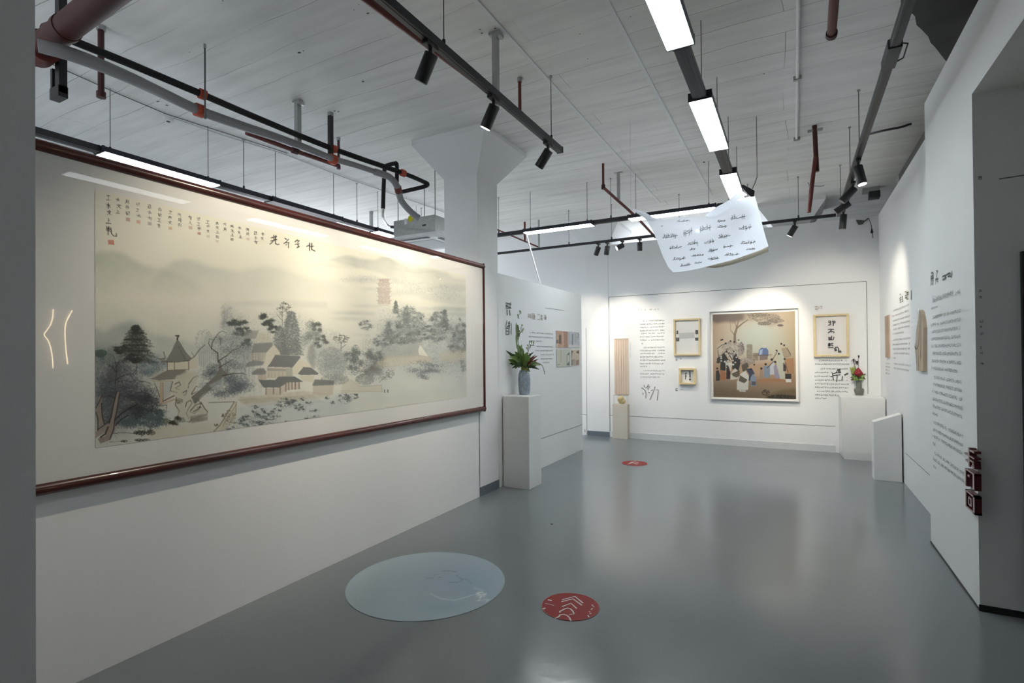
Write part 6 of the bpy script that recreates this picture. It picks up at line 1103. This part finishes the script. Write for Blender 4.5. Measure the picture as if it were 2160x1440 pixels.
# second sheet showing below
flap('rear_sheet', [(1488, 562, .06), (1510, 556, .08), (1545, 548, .10), (1580, 535, .14), (1619, 519, .20)], [(1490, 564, .10), (1512, 565, .12), (1545, 558, .15), (1585, 545, .18), (1621.5, 530, .22)], 14, mat('tan paper', rgb(222, 212, 190), .8), (0, -.02, -.004))
wr_rng = random.Random(9); GREYINK = mat('grey ink', (.20, .215, .235), .8)
_S, _T = np.meshgrid(np.linspace(0, 1, 81), np.linspace(0, 1, 61)); _Q = np.array([[sheet_px(a, b)[:2] for a, b in zip(ra, rb)] for ra, rb in zip(_S, _T)])
def on_sheet(x, y):
    k = np.argmin(((_Q-np.array([x, y]))**2).sum(-1)); s_, t_ = _S.flat[k], _T.flat[k]
    for _ in range(3):
        q0 = sheet_px(s_, t_)[:2]; J = np.stack([(sheet_px(s_+.01, t_)[:2]-q0)/.01, (sheet_px(s_, t_+.01)[:2]-q0)/.01], 1); d_ = np.linalg.solve(J, np.array([x, y])-q0); s_, t_ = min(.985, max(.015, s_+d_[0])), min(.98, max(.03, t_+d_[1]))
    return sheet_pt(s_, t_, .004)
def scr(*pts): ribbon(bm, [on_sheet(1320+x/6.75, 380+y/6.75) for x, y in pts], .0052, -_F2, True)
for cx_, cy_, w_, h_, n_k in [(630, 800, 220, 80, 7), (880, 740, 130, 120, 6), (1130, 690, 160, 110, 8), (1360, 580, 120, 40, 5), (1370, 660, 150, 60, 5), (1600, 530, 220, 90, 7), (1700, 680, 190, 90, 7), (710, 960, 180, 60, 6), (950, 900, 150, 90, 7), (1190, 880, 150, 80, 4), (1400, 800, 180, 80, 7), (950, 980, 80, 40, 3), (1240, 1000, 140, 70, 5), (1460, 940, 140, 60, 5), (1740, 890, 220, 60, 8), (760, 1120, 190, 60, 6), (1020, 1070, 180, 40, 5), (1250, 1120, 160, 60, 6), (1510, 1060, 220, 50, 6), (1780, 980, 140, 40, 5), (850, 1210, 160, 60, 5), (1030, 1175, 110, 30, 3), (820, 580, 190, 30, 3), (520, 655, 60, 20, 1)]:
    bm = NB()
    if n_k > 2: scr((cx_-w_/2, cy_+h_*.25), (cx_, cy_+h_*.12), (cx_+w_/2, cy_-h_*.2))
    for k_ in range(n_k):
        x_ = cx_+w_*(-.45+.9*(k_+.5)/n_k)+wr_rng.uniform(-8, 8); y_ = cy_-h_*.15*(k_/n_k)+wr_rng.uniform(-.15, .15)*h_
        if wr_rng.random() < .6: scr((x_, y_-h_*.4), (x_+wr_rng.uniform(-6, 10), y_), (x_+wr_rng.uniform(-12, 6), y_+h_*.4))
        scr((x_-14, y_+wr_rng.uniform(-14, 14)), (x_, y_+wr_rng.uniform(-10, 10)), (x_+16, y_+wr_rng.uniform(-18, 8)))
    obj('brush_word', bm, GREYINK, hs)
K8 = lambda x, y, d=0.: Vector(adist(x, y, DS+.06+d))
bm = NB(); c4 = [(1562, 391), (1568, 389), (1592, 402), (1591, 414), (1584, 415), (1573, 404)]
hexa(bm, [K8(*p, -.03) for p in c4], [K8(*p, .03) for p in c4]); bevel(bm, .004, 1); clip = obj('clip', bm, BLACK, hs)
xh = K8(1597, 372); bm = NB(); tube(bm, [K8(1587, 398), K8(1593, 385), xh], .004, 6); tube(bm, [xh, xh+Vector((0, 0, .05)), xh+Vector((.0, .01, .10)), (xh.x, xh.y+.01, ZC)], .0028, 6); obj('clip_wire', bm, BLACK, hs)
bm = NB(); a = Vector(adist(1331, 438, DS+.16)); tube(bm, [a, (a.x, a.y, ZC)], .0012, 5); obj('fishing_line', bm, mat('nylon line', (.6, .6, .6), .3), hs)

# neon tubes on the far wall beyond the right-hand opening; the camera sees them mirrored in the painting's glazing
NEON = mat('warm neon tube', (.9, .8, .6), .4, emit=(1., .80, .50), estr=14.)
def mirrored(x, y, X): d = ray(x, y); g = XF+.016; t1 = g/d[0]; p = EYEP+d*t1; k = (X-g)/(-d[0]); return Vector((X, p[1]+d[1]*k, p[2]+d[2]*k))
nt_ = thing('neon_lamp', 'warm curved neon tubes glimpsed as a reflection in the painting glazing', 'neon lamp', mirrored(115, 715, 3.97))
for pth in ([(105, 651), (104, 668), (100, 684), (92, 698), (86, 708), (94, 720), (99, 735), (103, 755), (105, 783)], [(146, 654), (138, 668), (132, 682), (130, 700), (131, 725), (133, 750), (136, 774)]):
    bm = NB(); tube(bm, smooth_path([mirrored(*p, 3.965) for p in pth], 4), .007, 8); obj('tube', bm, NEON, nt_, True)
    bm = NB(); p = mirrored(*pth[4], 3.98); box(bm, p.x-.006, p.x+.018, p.y-.02, p.y+.02, p.z-.02, p.z+.02); obj('wall_clip', bm, CHAR, nt_)

# ------------------------------------------------------------------ floor stickers
cx, cy, R0 = -2.085, 2.695, .498
cv3 = Canvas(715, 1150, 1075, 1315, 1.6, (142, 158, 165)); m1x = cv3.noise(60, 31, 3)
cv3.comp(((m1x-.35)*.8).clip(0, .6).astype(np.float32), (146, 162, 172)); cv3.wash(960, 1225, 90, 40, (132, 150, 166), .7); cv3.wash(1000, 1230, 40, 26, (126, 150, 168), .5); cv3.wash(930, 1280, 50, 12, (122, 150, 166), .6)
for b in [[(900, 1219), (914, 1218)], [(915, 1213), (924, 1211)], [(926, 1217), (932, 1217)], [(932, 1204), (946, 1203), (962, 1206)], [(962, 1213), (972, 1220), (984, 1222), (994, 1229)], [(946, 1228), (964, 1228), (976, 1222)]]: cv3.line(b, 1.7, (92, 106, 120), .6)
for b in [[(908, 1252), (930, 1262), (958, 1266), (975, 1261), (1000, 1254)], [(1000, 1240), (1020, 1244)]]: cv3.line(b, 2.4, (170, 186, 194), .7)
dab(cv3, 1014, 1254, 12, 7, 70, 1.2, (214, 218, 218), .6); dab(cv3, 1020, 1266, 12, 5, 34, 1., (206, 212, 214), .6)
nr, na = 70, 160; rad = np.linspace(.002, R0, nr+1); ang = np.linspace(0, 2*np.pi, na+1); rr2, aa2 = np.meshgrid(rad, ang)
Pd = np.stack([cx+rr2*np.cos(aa2), cy+rr2*np.sin(aa2), np.full_like(rr2, .0022)], -1); px, py = pj(Pd.reshape(-1, 3)); col = cv3.sample(px, py)/255.; col = ((col+.055)/1.055)**2.4
o = grid_mesh('round_floor_sticker', Pd, np.minimum(col.reshape(Pd.shape)*1.4, .85), art_mat('blue floor print', .28)); tag(o, 'large pale blue round floor sticker with faint waves', 'floor sticker')
def red_disc(label, c, r):
    t = thing('arrow_sticker', label, 'floor sticker', (*c, 0), 'red round floor stickers'); bm = NB(); tube(bm, [(*c, .0003), (*c, .002)], r, 56); obj('disc', bm, REDV, t)
    bm = NB(); tube(bm, [(c[0]+r*.985*math.cos(a), c[1]+r*.985*math.sin(a), .002) for a in np.linspace(0, 2*np.pi, 65)], .0018, 4, False); obj('rim', bm, mat('pale red rim', rgb(196, 128, 122), .5), t); return t
t = red_disc('red round floor sticker with white chevrons near the centre', (-1.150, 2.812), .166)
SF = lambda x, y: az(x, y, .0026)
Z2 = lambda L: [[(1130+x/14.4, 1240+y/14.4) for x, y in st] for st in L]
ch2 = Z2([[(805, 350), (1190, 250), (1440, 455)], [(780, 412), (1130, 325), (1405, 520)]])
bm = NB()
for st, w in [(ch2[0], .010), (ch2[1], .010)] + [(s_, .009) for s_ in Z2([[(795, 560), (1070, 458), (1245, 620)], [(735, 740), (735, 705), (880, 630), (960, 605), (1060, 630), (1130, 700), (1165, 780), (1020, 800)], [(585, 915), (710, 860), (735, 810), (850, 795), (950, 825), (1030, 900), (1070, 995)]])]: ribbon(bm, [SF(*p) for p in st], w, (0, 0, 1))
obj('chevrons', bm, WHITEV, t)
for nm_, w_, L_ in (('bird_mark', .012, [[(370, 352), (490, 378)]]), ('edge_mark', .012, [[(205, 640), (290, 600)]]), ('bird_tail', .004, [[(280, 460), (420, 490), (560, 525)]])):
    bm = NB(); [ribbon(bm, [SF(*p) for p in s_], w_, (0, 0, 1)) for s_ in Z2(L_)]; obj(nm_, bm, WHITEV, t)
for L_ in ([(1700, 500), (1735, 520), (1700, 530)], [(1745, 545), (1770, 580), (1750, 560)], [(1670, 640), (1690, 650), (1720, 610)], [(1625, 700), (1640, 720), (1630, 725)], [(1630, 770), (1650, 780), (1690, 760)], [(1585, 820), (1600, 850), (1620, 880)]):
    bm = NB(); ribbon(bm, [SF(*p) for p in Z2([L_])[0]], .007, (0, 0, 1)); obj('side_character', bm, WHITEV, t)
t = red_disc('small red floor sticker far off before the back wall', (-1.872, 6.838), .166)
bm = NB(); 
for k_ in (0, .05, .10): ribbon(bm, [(-1.872-.06+.0, 6.80+k_-.05, .0026), (-1.872-.03, 6.84+k_, .0026), (-1.872+.05, 6.80+k_-.02, .0026)], .014, (0, 0, 1))
obj('chevrons', bm, WHITEV, t)
bm = NB(); c = az(1164, 1105, 0); lathe(bm, (c[0], c[1], 0), [(.012, .0005), (.012, .003), (.004, .006), (0.0002, .006)], 12); tag(obj('floor_stud', bm, BLACK), 'tiny black stud on the open grey floor', 'stud')

# ------------------------------------------------------------------ light, world, view
w = bpy.data.worlds.new('world'); SC.world = w; w.use_nodes = True; w.node_tree.nodes['Background'].inputs[0].default_value = (.92, .95, 1., 1); w.node_tree.nodes['Background'].inputs[1].default_value = 2.1
SC.view_settings.view_transform = 'Standard'; SC.view_settings.look = 'None'; SC.view_settings.gamma = 1; SC.view_settings.use_curve_mapping = False
SC.view_settings.exposure = EXPO
SC.cycles.max_bounces = 6; SC.cycles.diffuse_bounces = 3; SC.cycles.glossy_bounces = 3; SC.cycles.transparent_max_bounces = 8; SC.cycles.use_denoising = True; SC.cycles.use_adaptive_sampling = True; SC.cycles.adaptive_threshold = .12; SC.cycles.adaptive_min_samples = 16; SC.cycles.caustics_reflective = False; SC.cycles.caustics_refractive = False
SC.cycles.sample_clamp_indirect = 6
